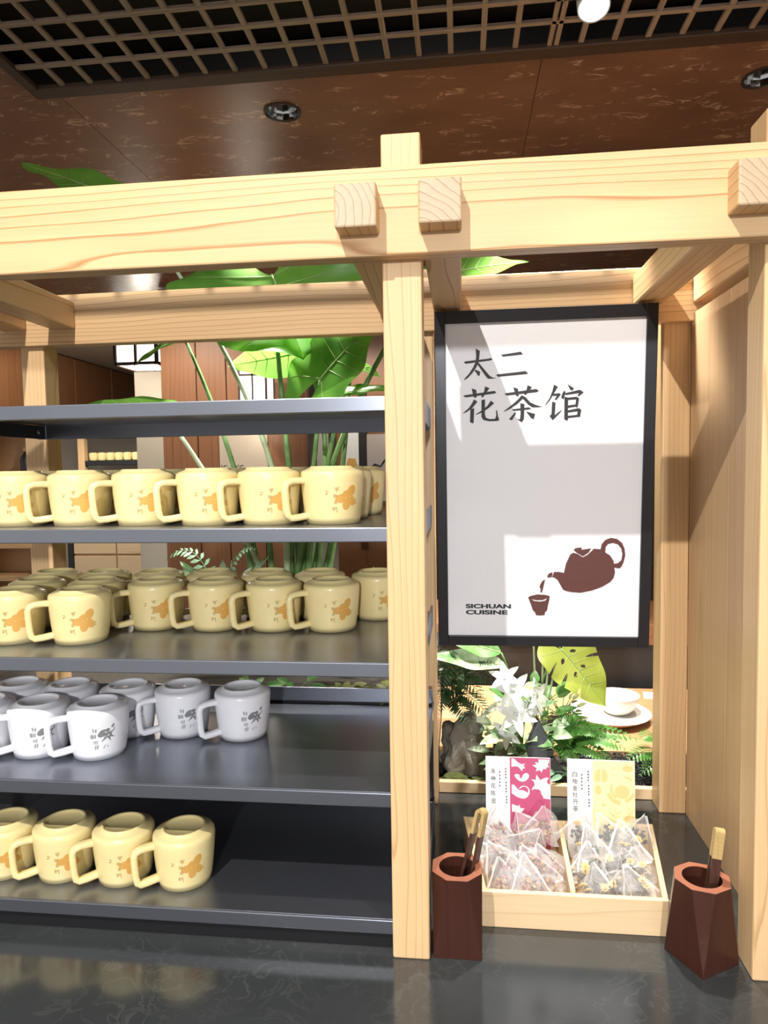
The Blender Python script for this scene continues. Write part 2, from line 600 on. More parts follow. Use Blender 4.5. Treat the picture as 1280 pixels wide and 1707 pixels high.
# ------------------------------------------------------------------ the setting
CEIL = 1.60
st = thing('ceiling', None, None)
st['kind'] = 'structure'
seams = [-3.0, -1.95, -0.835, 0.289, 1.41, 2.5]
for a, b_ in zip(seams, seams[1:]):
    hole = [q for q in ((-0.332, 0.795), (0.811, 0.803)) if a < q[0] < b_]
    if hole:
        MB().plate_with_hole(a + 0.0008, b_ - 0.0008, 0.645, 1.85, CEIL, CEIL + 0.02, hole[0][0], hole[0][1], 0.0425).build('ceiling_panel', 'ceiling_stone', st)
    else:
        box_part('ceiling_panel', 'ceiling_stone', st, (a + 0.0008, b_ - 0.0008, 0.645, 1.85, CEIL, CEIL + 0.02), 0.001)
    box_part('ceiling_panel', 'ceiling_stone', st, (a + 0.0008, b_ - 0.0008, 1.853, 3.05, CEIL, CEIL + 0.02), 0.001)
# grille bay left and right of the grille, and the higher ceiling over the aisle
box_part('ceiling_panel', 'ceiling_stone', st, (-3.0, -0.895, -0.346, 0.642, CEIL, CEIL + 0.02), 0.001)
MB().box(-3.0, 2.5, -0.346, 0.66, 1.68, 1.70).build('ceiling_recess', 'dark_board', st)
MB().box(-3.0, 2.5, 0.645, 0.66, CEIL + 0.02, 1.68).build('ceiling_recess', 'dark_board', st)
MB().box(-3.0, 2.5, 3.05, 8.5, 1.57, 1.60).build('ceiling_rear', 'far_ceiling', st)
MB().box(-5.5, -2.75, 1.5, 8.5, 1.57, 1.60).build('ceiling_rear', 'far_ceiling', st)
MB().box(-3.0, 2.5, 0.645, 3.05, CEIL + 0.062, CEIL + 0.08).build('ceiling_light_stop', 'dark_board', st)  # unseen slab added to stop light leaking through the panel seams
fl = MB().box(-6, 4, -3, 8.5, -0.95, -0.92).build('floor', 'floor_tile')
fl['kind'] = 'structure'
wb = MB().box(-6, 3, 7.4, 7.5, -0.92, 1.6).build('wall_back', 'far_wall')
wb['kind'] = 'structure'
wr = MB().box(2.5, 2.6, 0.7, 7.4, -0.92, 1.6).build('wall_right', 'brown_Z')
wr['kind'] = 'structure'
# timber clad header running along the left of the room behind
wl = thing('wall_left', None, None)
wl['kind'] = 'structure'
y = 1.6
i = 0
while y < 7.2:
    w = 0.42 + 0.06 * ((i * 7) % 3)
    box_part('cladding_plank', 'brown_Z', wl, (-2.80, -2.75, y, y + w - 0.008, 1.06, 1.565), 0.003)
    y += w
    i += 1
MB().box(-2.82, -2.76, 1.6, 7.2, 1.04, 1.57).build('backing', 'dark_board', wl)

# counter top
cb = thing('service_counter', 'counter with a black polished stone top under the shelves and tea tray', 'counter', (0, 0.2, -0.92))
MB().box(-1.6, 1.4, -0.165, 0.511, -0.03, 0.0).build('stone_top', 'counter_stone', cb, bevel=0.002)
box_part('base', 'dark_board', cb, (-1.55, 1.35, -0.14, 0.50, -0.92, -0.031), 0.002)
box_part('rear_base', 'dark_board', cb, (-1.55, 0.0445, 0.5112, 0.865, -0.92, -0.0005), 0.002)

# ------------------------------------------------------------------ ceiling grille
gr = thing('ceiling_grille', 'dark brown wooden lattice grille set into the ceiling', 'ceiling grille', (0, 0.3, CEIL))
GX0, GX1, GY0, GY1, GZ0, GZ1 = -0.885, 1.30, -0.346, 0.642, CEIL - 0.008, CEIL + 0.000
box_part('frame_bar', 'grille_frame', gr, (GX0, GX1, GY1 - 0.040, GY1, GZ0 - 0.004, GZ1), 0.002)
box_part('frame_bar', 'grille_frame', gr, (GX0, GX0 + 0.026, GY0 + 0.022, GY1 - 0.040, GZ0 - 0.004, GZ1), 0.002)
P = 0.0683
box_part('frame_bar', 'grille_frame', gr, (GX0, GX1, GY0, GY0 + 0.022, GZ0 - 0.004, GZ1), 0.002)
x = -0.798
while x < GX1:
    if abs(x - 0.31) < P / 2:
        for dx in (-0.007, 0.007):
            box_part('slat', 'grille_wood', gr, (0.305 + dx - 0.005, 0.305 + dx + 0.005, GY0 + 0.022, GY1 - 0.040, GZ0, GZ1), 0.0008)
    else:
        box_part('slat', 'grille_wood', gr, (x - 0.0058, x + 0.0058, GY0 + 0.022, GY1 - 0.040, GZ0 + 0.001, GZ1), 0.0008)
    x += P
yv = 0.526
while yv > GY0 + 0.03:
    box_part('slat', 'grille_wood_X', gr, (GX0 + 0.026, GX1, yv - 0.0056, yv + 0.0056, GZ0, GZ1 - 0.001), 0.0008)
    yv -= P

# ------------------------------------------------------------------ lamps in the ceiling
def downlight(loc, label):
    t = thing('downlight', label, 'downlight', loc, group='recessed ceiling downlights')
    MB().lathe([(0.0465, 0.000), (0.0465, -0.003), (0.043, -0.004), (0.0405, -0.002), (0.040, 0.002), (0.0465, 0.0)], 40).build('ring', 'lamp_ring', t, world_space=False)
    MB().lathe([(0.0402, 0.000), (0.0375, 0.014), (0.030, 0.032), (0.021, 0.046), (0.017, 0.052)], 14).build('reflector', 'chrome', t, world_space=False)
    MB().lathe([(0.0172, 0.050), (0.0, 0.050)], 20).build('lens', 'lamp_lens', t, world_space=False)
    MB().lathe([(0.0412, 0.001), (0.0412, 0.058), (0.0, 0.058)], 20).build('can', 'lamp_ring', t, world_space=False)
    return t


downlight((-0.332, 0.795, CEIL - 0.001), 'recessed downlight with chrome reflector above the wooden beam')
downlight((0.811, 0.803, CEIL - 0.001), 'recessed downlight cut by the right edge of the picture')
lp = thing('grille_spotlight', 'pale round spotlight head hanging in a cell of the ceiling grille', 'spotlight', (0.366, 0.478, 1.588), rx=radians(-22))
MB().lathe([(0.0, -0.004), (0.029, -0.004)], 24).build('lens', 'lamp_lens', lp, world_space=False)
MB().lathe([(0.029, -0.005), (0.031, -0.005), (0.031, 0.07), (0.0, 0.075)], 24).build('housing', 'card_white', lp, smooth=True, world_space=False)

# ------------------------------------------------------------------ timber frame
fr = thing('timber_pergola', 'pale ash timber pergola of posts, beams and crossing rails around the display', 'pergola')
B = 0.0025
box_part('post', 'ash_Z', fr, (0.0, 0.053, 0.0, 0.053, 0.0, 1.148), B)
box_part('post', 'ash_Z', fr, (0.490, 0.543, 0.0, 0.053, 0.0, 1.148), B)
box_part('post', 'ash_Z', fr, (-0.808, -0.755, 0.0, 0.053, 0.0, 1.148), B)
box_part('post', 'ash_Z', fr, (0.0, 0.050, 0.458, 0.511, 0.0, 1.10), B)
box_part('post', 'ash_Z', fr, (0.495, 0.547, 0.458, 0.511, 0.0, 1.10), B)
box_part('post', 'ash_Z', fr, (-0.835, -0.783, 0.458, 0.511, 0.0, 1.10), B)
box_part('beam', 'ash_X', fr, (-1.15, 0.95, -0.026, 0.004, 0.981, 1.095), B)
box_part('beam', 'ash_X', fr, (-1.15, 0.75, 0.445, 0.475, 0.975, 1.080), B)
for x0 in (-0.054, 0.053, 0.434, 0.545, -0.755, -0.865):
    rl = box_part('rail', 'ash_Y', fr, (x0, x0 + 0.054, -0.060, 0.4445, 1.008, 1.063), B)
    rl.data.materials.append(MAT['ash_end'])
    for pg in rl.data.polygons:
        if abs(pg.normal.y) > 0.9:
            pg.material_index = 1
sp = MB()
pw = [0.052, 0.150, 0.262, 0.362, 0.458]
for a, b_ in zip(pw, pw[1:]):
    box_part('panel_plank', 'panel_Z', fr, (0.547, 0.566, a + 0.0002, b_ - 0.0002, 0.0, 0.990), 0.0006)

# ------------------------------------------------------------------ metal shelves
SH = [0.803, 0.620, 0.426, 0.236, 0.046]
SN = ['top', 'second', 'third', 'fourth', 'bottom']
SL = ['empty black metal shelf at the top below the rear beam',
      'black metal shelf carrying the uppermost row of cream mugs',
      'black metal shelf crowded with cream mugs, third from the top',
      'black metal shelf carrying the grey white mugs',
      'lowest black metal shelf, just above the counter, with four cream mugs']
for z, lb in zip(SH, SL):
    t = thing('metal_shelf', lb, 'shelf', (-0.38, 0.2, z - 0.02), group='black metal shelves')
    box_part('shelf_plate', 'shelf_metal', t, (-0.752, 0.044, 0.0175, 0.375, z - 0.003, z), 0.0006)
    box_part('front_lip', 'shelf_metal', t, (-0.752, 0.044, 0.0135, 0.0174, z - 0.021, z), 0.0014)
    box_part('back_lip', 'shelf_metal', t, (-0.752, 0.044, 0.3755, 0.378, z - 0.030, z), 0.0006)
    box_part('side_lip', 'shelf_metal', t, (0.0445, 0.047, 0.055, 0.375, z - 0.026, z + 0.012), 0.0006)
    bk = box_part('bracket', 'black_metal', t, (-0.736, -0.732, 0.054, 0.372, z - 0.030, z - 0.0035), 0.0005)
    s_ = MB().lathe([(0.0, 0.0), (0.004, 0.0), (0.005, -0.0015), (0.005, -0.003)], 10)
    for v in s_.v:
        v.x, v.y, v.z = -0.7315 - v.z * 0.5, v.y + 0.345, v.x + z - 0.018
    s_.build('screw', 'screw_steel', t)
pl = MB().box(-0.752, 0.044, 0.022, 0.026, 0.0, 0.0245).build('shelf_plinth', 'black_metal', bevel=0.0005)
tag(pl, 'low black plinth strip beneath the lowest metal shelf', 'plinth')

# ------------------------------------------------------------------ mugs
ZH = 0.0875
OUT = [(0.0405, 0.0), (0.0428, 0.010), (0.0452, 0.028), (0.0472, 0.048), (0.0484, 0.064), (0.0488, 0.0725), (0.0483, 0.0772), (0.0466, 0.0800), (0.0438, 0.0814),
       (0.0352, 0.0846), (0.0342, 0.0866), (0.0328, 0.0875), (0.0310, 0.0873), (0.0296, 0.0855), (0.0286, 0.0825), (0.0, 0.0822)]
INN = [(0.0, 0.074), (0.040, 0.072), (0.0432, 0.066), (0.0425, 0.048), (0.0408, 0.028), (0.0385, 0.006), (0.0392, 0.001)]


def rad_at(z):
    for (ra, za), (rb, zb) in zip(OUT, OUT[1:]):
        if za <= z <= zb:
            return ra + (rb - ra) * (z - za) / (zb - za)
    return OUT[0][0]


def wrap(az, z, d=0.00025):
    r = rad_at(z) + d
    return (r * cos(az), r * sin(az), z)


def ellipse_patch(mb, az, z, ra, rz, rot=0, d=0.00025, nr=3, na=14):
    """small printed ellipse wrapped on the mug; ra, rz in metres along the surface"""
    vs = [wrap(az, z, d)]
    for i in range(1, nr + 1):
        for k in range(na):
            a = 2 * pi * k / na
            ex, ez = ra * i / nr * cos(a), rz * i / nr * sin(a)
            vs.append(wrap(az + (ex * cos(rot) - ez * sin(rot)) / 0.0465, z + ex * sin(rot) + ez * cos(rot), d))
    fs = [(0, 1 + k, 1 + (k + 1) % na) for k in range(na)]
    for i in range(nr - 1):
        for k in range(na):
            k2 = (k + 1) % na
            a, b_ = 1 + i * na, 1 + (i + 1) * na
            fs.append((a + k, b_ + k, b_ + k2, a + k2))
    mb.add(vs, fs)


def stroke_patch(mb, az0, x0, z0, x1, z1, w=0.0007, w1=None, d=0.00025, n=4):
    """printed stroke: (x, z) in metres on the surface round azimuth az0"""
    w1 = w if w1 is None else w1
    dx, dz = x1 - x0, z1 - z0
    l = sqrt(dx * dx + dz * dz) or 1
    nx, nz_ = -dz / l, dx / l
    vs, fs = [], []
    for i in range(n + 1):
        t = i / n
        ww = w + (w1 - w) * t
        for sg in (-1, 1):
            vs.append(wrap(az0 + (x0 + dx * t + nx * ww * sg) / 0.0465, z0 + dz * t + nz_ * ww * sg, d))
    for i in range(n):
        fs.append((2 * i, 2 * i + 1, 2 * i + 3, 2 * i + 2))
    mb.add(vs, fs)


HAZ = radians(-145)


def mug_body(mat):
    return MB().lathe(OUT + [], 48).add([], []), mat


def make_mug(name, mat, printfn):
    t = thing(name, 'mug', 'mug')
    mb = MB().lathe(INN[::-1][::-1] + [], 48)
    body = MB().lathe([(r, z) for r, z in INN] + [OUT[0]] + OUT[1:], 48)
    body.build('body', mat, t, smooth=True, world_space=False)
    path = [(0.0425, 0.0655), (0.056, 0.0662), (0.068, 0.0655), (0.0755, 0.0622), (0.0778, 0.0555), (0.0772, 0.040), (0.0762, 0.024), (0.0745, 0.0145), (0.0690, 0.0100), (0.058, 0.0105), (0.0400, 0.0130)]
    h = MB()
    c, s = cos(HAZ), sin(HAZ)
    n = 10
    vs, fs = [], []
    for i, (r, z) in enumerate(path):
        a = path[max(i - 1, 0)]
        b_ = path[min(i + 1, len(path) - 1)]
        tx, tz = b_[0] - a[0], b_[1] - a[1]
        l = sqrt(tx * tx + tz * tz)
        nx, nz_ = -tz / l, tx / l
        for k in range(n):
            an = 2 * pi * k / n
            ca, sa = cos(an), sin(an)
            sq = lambda q: math.copysign(abs(q) ** 0.6, q)
            pr, pt = 0.0053 * sq(ca), 0.0078 * sq(sa)
            rr, zz = r + nx * pr, z + nz_ * pr
            vs.append((rr * c - pt * s, rr * s + pt * c, zz))
    for i in range(len(path) - 1):
        for k in range(n):
            k2 = (k + 1) % n
            fs.append((i * n + k, i * n + k2, (i + 1) * n + k2, (i + 1) * n + k))
    h.add(vs, fs).build('handle', mat, t, smooth=True, world_space=False)
    printfn(t)
    return t


def glyph_strokes(mb, az, cx, cz, s, strokes, w=0.00045):
    for x0, z0, x1, z1 in strokes:
        stroke_patch(mb, az, cx + x0 * s, cz + z0 * s, cx + x1 * s, cz + z1 * s, w)


G_WATER = [(0, -1, 0, 1), (-0.1, 0, -0.9, 0.8), (0.1, 0.1, 0.9, 0.9), (-0.2, -0.2, -0.8, 0.0), (0.2, -0.2, 0.7, -0.1)]
G_A = [(-0.8, -0.8, -0.8, 0.8), (-0.8, 0.7, -0.1, 0.7), (-0.1, -0.8, -0.1, 0.8), (0.4, -0.9, 0.4, 0.9), (0.1, 0.1, 0.9, 0.1), (0.9, -0.6, 0.9, 0.6), (-0.8, 0, -0.1, 0)]
G_B = [(-0.9, 0.6, 0.9, 0.7), (0, -0.9, 0.1, 0.9), (-0.8, -0.7, 0.0, 0.1), (0.1, 0.1, 0.8, -0.7), (-0.6, -0.1, 0.6, 0)]
G_C = [(-0.8, -0.7, -0.8, 0.8), (-0.4, -0.5, -0.4, 0.9), (-0.8, 0.8, -0.4, 0.8), (0.1, -0.4, 0.1, 0.8), (0.8, -1.3, 0.8, 0.9), (0.1, 0.5, 0.8, 0.7), (-0.8, 0.1, -0.4, 0.1)]


def cream_print(t):
    az = radians(-50)
    fl_ = MB()
    s = 0.0106
    for ang, L_ in ((60, 1.02), (128, 0.55), (188, 1.0), (258, 0.95), (322, 0.85)):
        a = radians(ang)
        ellipse_patch(fl_, az + s * 0.95 * L_ * cos(a) / 0.0465, 0.0405 + s * 0.95 * L_ * sin(a), s * 0.95 * L_, s * 0.62, a)
    ellipse_patch(fl_, az, 0.0405, s * 0.6, s * 0.6, 0)
    fl_.build('flower_print', 'flower_print', t, smooth=True, world_space=False)
    ey = MB()
    ellipse_patch(ey, az - 0.0035 / 0.0465, 0.0400, 0.0012, 0.0008, 0, 0.0004, 1, 8)
    ellipse_patch(ey, az + 0.0035 / 0.0465, 0.0415, 0.0012, 0.0008, 0, 0.0004, 1, 8)
    ey.build('flower_eyes', 'petal_eye', t, world_space=False)
    tx = MB()
    az2 = radians(-75)
    glyph_strokes(tx, az2, 0.0030, 0.0525, 0.0040, G_WATER)
    glyph_strokes(tx, az2, 0.0008, 0.0425, 0.0032, G_A)
    glyph_strokes(tx, az2, 0.0012, 0.0335, 0.0032, G_B)
    glyph_strokes(tx, az2, 0.0000, 0.0230, 0.0038, G_C)
    ellipse_patch(tx, az2 - 0.0120 / 0.0465, 0.0465, 0.0024, 0.0011, 0.7, 0.00025, 1, 8)
    stroke_patch(tx, az2, -0.0140, 0.0505, -0.0085, 0.0495, 0.0005)
    stroke_patch(tx, az2, 0.0345, 0.0335, 0.0375, 0.0375, 0.0004)
    stroke_patch(tx, az2, 0.0350, 0.0310, 0.0385, 0.0315, 0.0004)
    tx.build('lettering', 'cream_ink', t, world_space=False)


def grey_print(t):
    az = radians(-47)
    bl = MB()
    for dx, dz, ra, rz, ro in ((-0.0045, 0.004, 0.0075, 0.0058, 0.4), (-0.0085, 0.0015, 0.0045, 0.0042, 0), (0.002, 0.0075, 0.0042, 0.0030, 0.5), (0.004, 0.000, 0.0055, 0.0045, -0.5), (0.0105, 0.0135, 0.0036, 0.0017, 0.9)):
        ellipse_patch(bl, az + dx / 0.0465, 0.0425 + dz, ra, rz, ro)
    for x0, z0, x1, z1, w0 in ((0.003, 0.001, 0.0135, 0.0065, 0.0026), (0.004, -0.001, 0.0135, -0.0060, 0.0026), (0.003, -0.002, 0.0075, -0.0115, 0.0026), (0.000, -0.003, -0.0075, -0.0105, 0.0022), (0.0125, 0.0060, 0.0130, 0.0125, 0.0010)):
        stroke_patch(bl, az, x0, 0.0425 + z0, x1, 0.0425 + z1, w0, 0.0002)
    bl.build('splash_print', 'grey_print', t, smooth=True, world_space=False)
    ey = MB()
    ellipse_patch(ey, az - 0.0005 / 0.0465, 0.0475, 0.0022, 0.0009, -0.5, 0.0004, 1, 8)
    ellipse_patch(ey, az + 0.0035 / 0.0465, 0.0415, 0.0020, 0.0009, 0.9, 0.0004, 1, 8)
    ey.build('print_gaps', 'white_glaze', t, world_space=False)
    tx = MB()
    az2 = radians(-69)
    glyph_strokes(tx, az2, 0.0008, 0.0520, 0.0040, [(-0.5, -0.9, -0.5, 0.9), (-0.9, -0.1, 0.0, 0.2), (0.5, -0.9, 0.5, 0.9), (0.1, 0.1, 0.9, 0.2), (0.5, 0, 0.1, -0.6), (-0.5, 0.3, -0.9, 0.9)])
    glyph_strokes(tx, az2, -0.0012, 0.0420, 0.0042, [(-1, -0.8, -1, 0.8), (-0.6, -0.8, -0.6, 0.8), (-0.3, -0.8, -0.3, 0.8), (0.2, -0.8, 0.2, 0.9), (0.7, -0.8, 0.7, 0.9), (-1, 0.8, -0.3, 0.8), (0.0, 0.4, 0.9, 0.4), (0, -0.2, 0.9, -0.2), (-1, 0, -0.3, 0)])
    glyph_strokes(tx, az2, 0.0012, 0.0325, 0.0036, [(-0.8, -0.8, -0.6, 0.8), (-0.2, -0.6, 0.2, 0.7), (0.7, -0.8, 0.9, 0.7), (-0.2, -0.7, 0.7, -0.8), (-0.3, 0.2, 0.7, 0.2)])
    glyph_strokes(tx, az2, 0.0022, 0.0235, 0.0042, [(-0.9, 0.2, 0.2, 0.4), (-0.3, -0.9, -0.2, 0.9), (0.4, -0.9, 0.7, 0.9), (-0.8, -0.6, 0.9, 0.1), (0.1, 0.8, 0.9, 0.6)])
    stroke_patch(tx, az2, 0.0135, 0.0205, 0.0165, 0.0265, 0.0007, 0.0003)
    stroke_patch(tx, az2, 0.0205, 0.0215, 0.0195, 0.0255, 0.0006, 0.0003)
    tx.build('lettering', 'grey_print', t, world_space=False)


cream_proto = make_mug('mug', 'cream_glaze', cream_print)
grey_proto = make_mug('mug', 'white_glaze', grey_print)
used = set()


def put_mug(proto, X, Y, Z, label, group, rz=0):
    o = proto if proto.name not in used else copy_tree(proto)
    used.add(proto.name)
    o.location = (X, Y, Z)
    o.rotation_euler = (0, 0, rz)
    o['label'] = label
    o['group'] = group
    o['category'] = 'mug'
    return o


CX, CY = 0.102, -0.9365
ORD = ['leftmost', 'second from the left', 'third from the left', 'fourth from the left', 'fifth from the left', 'sixth from the left', 'seventh from the left']


def mug_row(proto, pts, z, col, shelf, row, group, jit=0.05):
    n = len(pts)
    for i, (x, yf) in enumerate(pts):
        d = Vector((x - CX, yf - CY))
        d.normalize()
        who = ORD[i] if i < n - 1 or n == 1 else 'rightmost'
        put_mug(proto, x + d.x * 0.041, yf + d.y * 0.041, z + 0.0003,
                f'{col} upside-down mug, {shelf}, {row}, {who}', group, random.uniform(-jit, jit))


S2 = 'second shelf'
mug_row(cream_proto, [(-0.585, 0.066), (-0.484, 0.068), (-0.379, 0.065), (-0.275, 0.058), (-0.181, 0.060), (-0.086, 0.063)], SH[1], 'cream', S2, 'front row', 'cream mugs on the second shelf')
mug_row(cream_proto, [(-0.585, 0.168), (-0.484, 0.168), (-0.382, 0.166), (-0.280, 0.164), (-0.181, 0.166), (-0.088, 0.166)], SH[1], 'cream', S2, 'middle row', 'cream mugs on the second shelf')
mug_row(cream_proto, [(-0.180, 0.272), (-0.078, 0.272)], SH[1], 'cream', S2, 'rear row', 'cream mugs on the second shelf')
S3 = 'third shelf'
mug_row(cream_proto, [(-0.616, 0.087), (-0.506, 0.090)], SH[2], 'fully lit cream', S3, 'front pair', 'cream mugs on the third shelf')
mug_row(cream_proto, [(-0.645, 0.192), (-0.535, 0.192), (-0.424, 0.190), (-0.317, 0.188), (-0.214, 0.188), (-0.115, 0.188)], SH[2], 'cream', S3, 'middle row', 'cream mugs on the third shelf')
mug_row(cream_proto, [(-0.670, 0.288), (-0.570, 0.288), (-0.465, 0.288), (-0.360, 0.288), (-0.255, 0.288), (-0.155, 0.288), (-0.049, 0.285)], SH[2], 'cream', S3, 'rear row', 'cream mugs on the third shelf')
S4 = 'fourth shelf'
mug_row(grey_proto, [(-0.680, 0.088), (-0.585, 0.090), (-0.483, 0.090)], SH[3], 'greyish white', S4, 'front row', 'grey white mugs on the fourth shelf')
mug_row(grey_proto, [(-0.683, 0.184), (-0.586, 0.182), (-0.478, 0.180), (-0.381, 0.186), (-0.272, 0.180)], SH[3], 'greyish white', S4, 'rear row', 'grey white mugs on the fourth shelf')
mug_row(cream_proto, [(-0.630, 0.060), (-0.531, 0.060), (-0.430, 0.057), (-0.330, 0.054)], SH[4], 'half shaded cream', 'lowest shelf', 'only row', 'cream mugs on the lowest shelf')
GLYPHS={
'tai': [[(56.5,568.0),(60.0,569.2),(104.6,572.8),(107.6,574.1),(110.6,570.8),(106.5,569.1),(61.1,564.6),(58.1,564.9)],[(78.8,592.5),(86.8,588.1),(85.6,574.4),(83.7,564.1),(79.0,555.7),(72.0,546.0),(63.2,537.0),(56.2,533.3),(56.9,536.1),(65.6,545.0),(73.9,557.5),(78.1,566.6),(79.6,576.9)],[(83.7,566.4),(87.9,561.6),(98.3,548.7),(105.2,540.4),(111.0,536.7),(118.4,535.1),(109.8,534.5),(102.2,534.7),(97.1,540.6),(89.0,552.4),(82.1,562.5)],[(78.1,552.7),(87.4,548.5),(85.9,541.0),(83.1,540.8),(79.7,546.9),(76.2,550.5)]],
'er': [[(126.8,579.4),(130.7,579.7),(164.5,583.8),(168.6,578.9),(164.0,578.1),(130.7,575.6)],[(117.5,541.6),(121.5,542.6),(173.8,547.0),(178.8,542.0),(173.3,541.3),(121.4,537.8)]],
'hua': [[(54.3,504.0),(57.6,504.4),(114.4,511.2),(118.4,507.8),(114.4,506.1),(59.4,500.1),(55.9,501.6)],[(70.8,517.1),(79.5,514.0),(80.6,500.5),(77.7,498.7),(74.0,500.7)],[(96.5,520.3),(104.9,516.6),(98.1,507.0),(91.8,499.0),(88.8,501.0),(94.6,510.6)],[(74.7,496.0),(81.7,491.6),(72.2,479.7),(61.6,472.4),(52.6,468.4),(54.5,470.7),(65.2,479.9),(72.3,490.2)],[(68.0,477.4),(75.3,479.1),(74.2,451.0),(72.0,449.6),(66.9,452.6)],[(107.4,492.8),(113.7,487.5),(103.9,478.9),(92.1,471.0),(78.5,465.9),(79.2,467.8),(89.8,474.1),(101.5,483.6)],[(89.4,494.4),(96.4,495.4),(95.9,467.4),(97.9,459.8),(105.0,457.3),(115.5,457.5),(117.8,463.3),(117.4,473.4),(119.3,473.8),(121.3,462.1),(123.7,455.0),(120.2,453.2),(103.8,453.1),(93.2,455.7),(89.3,461.7)]],
'cha': [[(134.2,505.5),(137.7,506.4),(194.1,512.6),(198.7,508.8),(195.3,506.6),(140.0,501.7),(136.0,502.7)],[(150.4,517.1),(159.1,514.1),(161.0,501.1),(158.7,499.3),(155.0,501.9)],[(177.5,520.2),(185.8,516.1),(179.2,507.0),(173.9,501.4),(170.7,503.8),(175.7,511.8)],[(166.6,501.6),(172.3,498.0),(157.4,484.5),(143.5,475.5),(131.8,470.0),(134.2,473.0),(148.1,483.6),(160.8,494.8)],[(170.0,499.2),(173.5,498.0),(182.8,487.3),(194.3,481.7),(205.8,478.6),(196.6,477.7),(186.3,477.9),(178.2,483.9),(168.9,494.6)],[(147.6,474.7),(150.9,475.3),(180.5,478.1),(184.7,475.2),(180.5,473.9),(151.6,471.8)],[(163.8,486.6),(171.7,484.1),(170.9,456.2),(166.7,449.3),(162.1,452.9),(157.0,456.5),(163.2,455.2),(164.4,465.7)],[(154.6,470.1),(155.6,467.1),(148.6,454.4),(145.3,454.5),(142.6,456.4),(148.1,462.6)],[(174.8,470.1),(192.1,465.0),(189.4,454.8),(184.1,457.8),(179.4,464.2)]],
'guan': [[(227.2,519.5),(234.8,515.8),(226.3,501.1),(219.5,489.8),(210.9,479.6),(212.7,484.2),(219.5,494.4),(224.6,508.1)],[(225.1,502.3),(237.6,503.6),(240.4,500.7),(232.1,490.6),(229.1,491.8),(233.1,498.6),(225.8,498.4)],[(224.1,487.4),(230.5,486.0),(229.4,461.8),(242.6,471.9),(240.3,467.3),(225.6,452.1),(219.8,460.1),(223.2,464.2)],[(252.9,519.6),(264.8,512.0),(262.2,507.5),(258.0,509.4)],[(246.7,507.9),(249.0,506.2),(245.8,491.4),(241.2,495.0),(243.3,503.0)],[(246.8,502.9),(276.2,508.9),(283.1,503.5),(274.1,496.4),(271.8,497.6),(274.5,502.5),(249.1,499.6)],[(247.3,496.4),(254.1,494.6),(254.2,451.9),(251.9,450.6),(247.3,453.9)],[(253.7,494.6),(269.6,495.8),(274.6,492.9),(273.2,481.5),(271.7,475.0),(267.6,477.0),(269.2,490.8),(253.7,490.0)],[(253.9,479.7),(269.8,481.5),(270.3,477.4),(253.9,475.0)],[(254.0,470.4),(274.4,474.1),(279.0,470.9),(276.9,457.4),(271.2,457.3),(272.2,468.1),(254.0,466.3)],[(254.1,460.0),(274.6,461.8),(276.5,457.8),(254.2,455.6)]],
'teapot': [[(250.1,150.5),(253.9,169.0),(261.8,187.3),(268.0,191.6),(276.7,188.7),(286.2,182.2),(295.6,187.3),(307.5,199.3),(320.1,198.2),(327.7,192.8),(338.5,185.8),(345.4,174.6),(347.0,161.9),(348.6,152.0),(346.1,140.7),(339.6,132.2),(323.6,122.2),(304.8,115.0),(283.2,110.4),(266.9,111.4),(256.0,113.4),(249.1,116.2),(243.5,126.2),(238.0,136.2),(231.1,141.3),(227.0,141.9),(228.8,146.2),(231.0,152.5),(240.5,152.5)],[(217.4,143.3),(220.6,149.0),(226.9,151.9),(228.3,149.0),(226.2,141.9),(220.1,141.0)],[(268.5,197.2),(272.5,200.6),(281.9,201.9),(284.6,200.0),(282.0,197.2),(302.1,199.9),(296.8,191.5),(286.2,184.2),(277.2,189.8),(273.4,192.1)],[(320.1,198.2),(322.0,208.2),(328.5,216.6),(339.1,221.0),(351.1,218.7),(360.6,210.9),(365.6,199.7),(367.3,185.7),(364.1,171.7),(360.3,162.7),(356.4,159.9),(346.5,161.6),(346.3,168.9),(353.5,170.3),(360.1,175.9),(361.9,188.6),(359.5,199.7),(352.7,208.1),(343.3,211.0),(334.0,208.8),(329.6,202.6),(329.0,192.0)],[(213.6,137.0),(212.0,130.4),(209.4,117.5),(207.2,110.0),(204.5,111.2),(205.2,117.5),(202.7,121.8),(205.2,129.0),(209.2,134.7)],[(180.5,100.1),(184.6,103.0),(198.4,106.5),(214.9,105.4),(222.7,103.2),(221.9,94.5),(219.3,83.0),(217.9,74.3),(213.8,69.9),(213.1,64.1),(204.2,63.1),(195.9,63.9),(194.5,68.9),(189.8,74.1),(187.0,82.7),(183.3,92.9)]],
'crescent': [[(187.4,96.4),(198.5,94.4),(209.5,95.0),(217.7,98.8),(213.7,93.9),(204.0,92.1),(193.0,93.2)]],
'text': [[(56.0,76.9),(145.9,77.5),(145.8,86.8),(56.1,86.3),(55.9,64.2),(138.9,64.9),(138.9,74.3)]],
}

# ------------------------------------------------------------------ hanging sign
SW, SHH = 0.416, 0.6639
sg = thing('hanging_sign', 'tall black framed white sign with black characters and a brown teapot', 'sign', (0.055, 0.45, 0.34), rx=0.07538)
FB = 0.0205


def sbox(name, mat, b, bevel=0.0008, par=sg):
    o = MB().box(*b).build(name, mat, par, bevel=bevel, world_space=False)
    return o


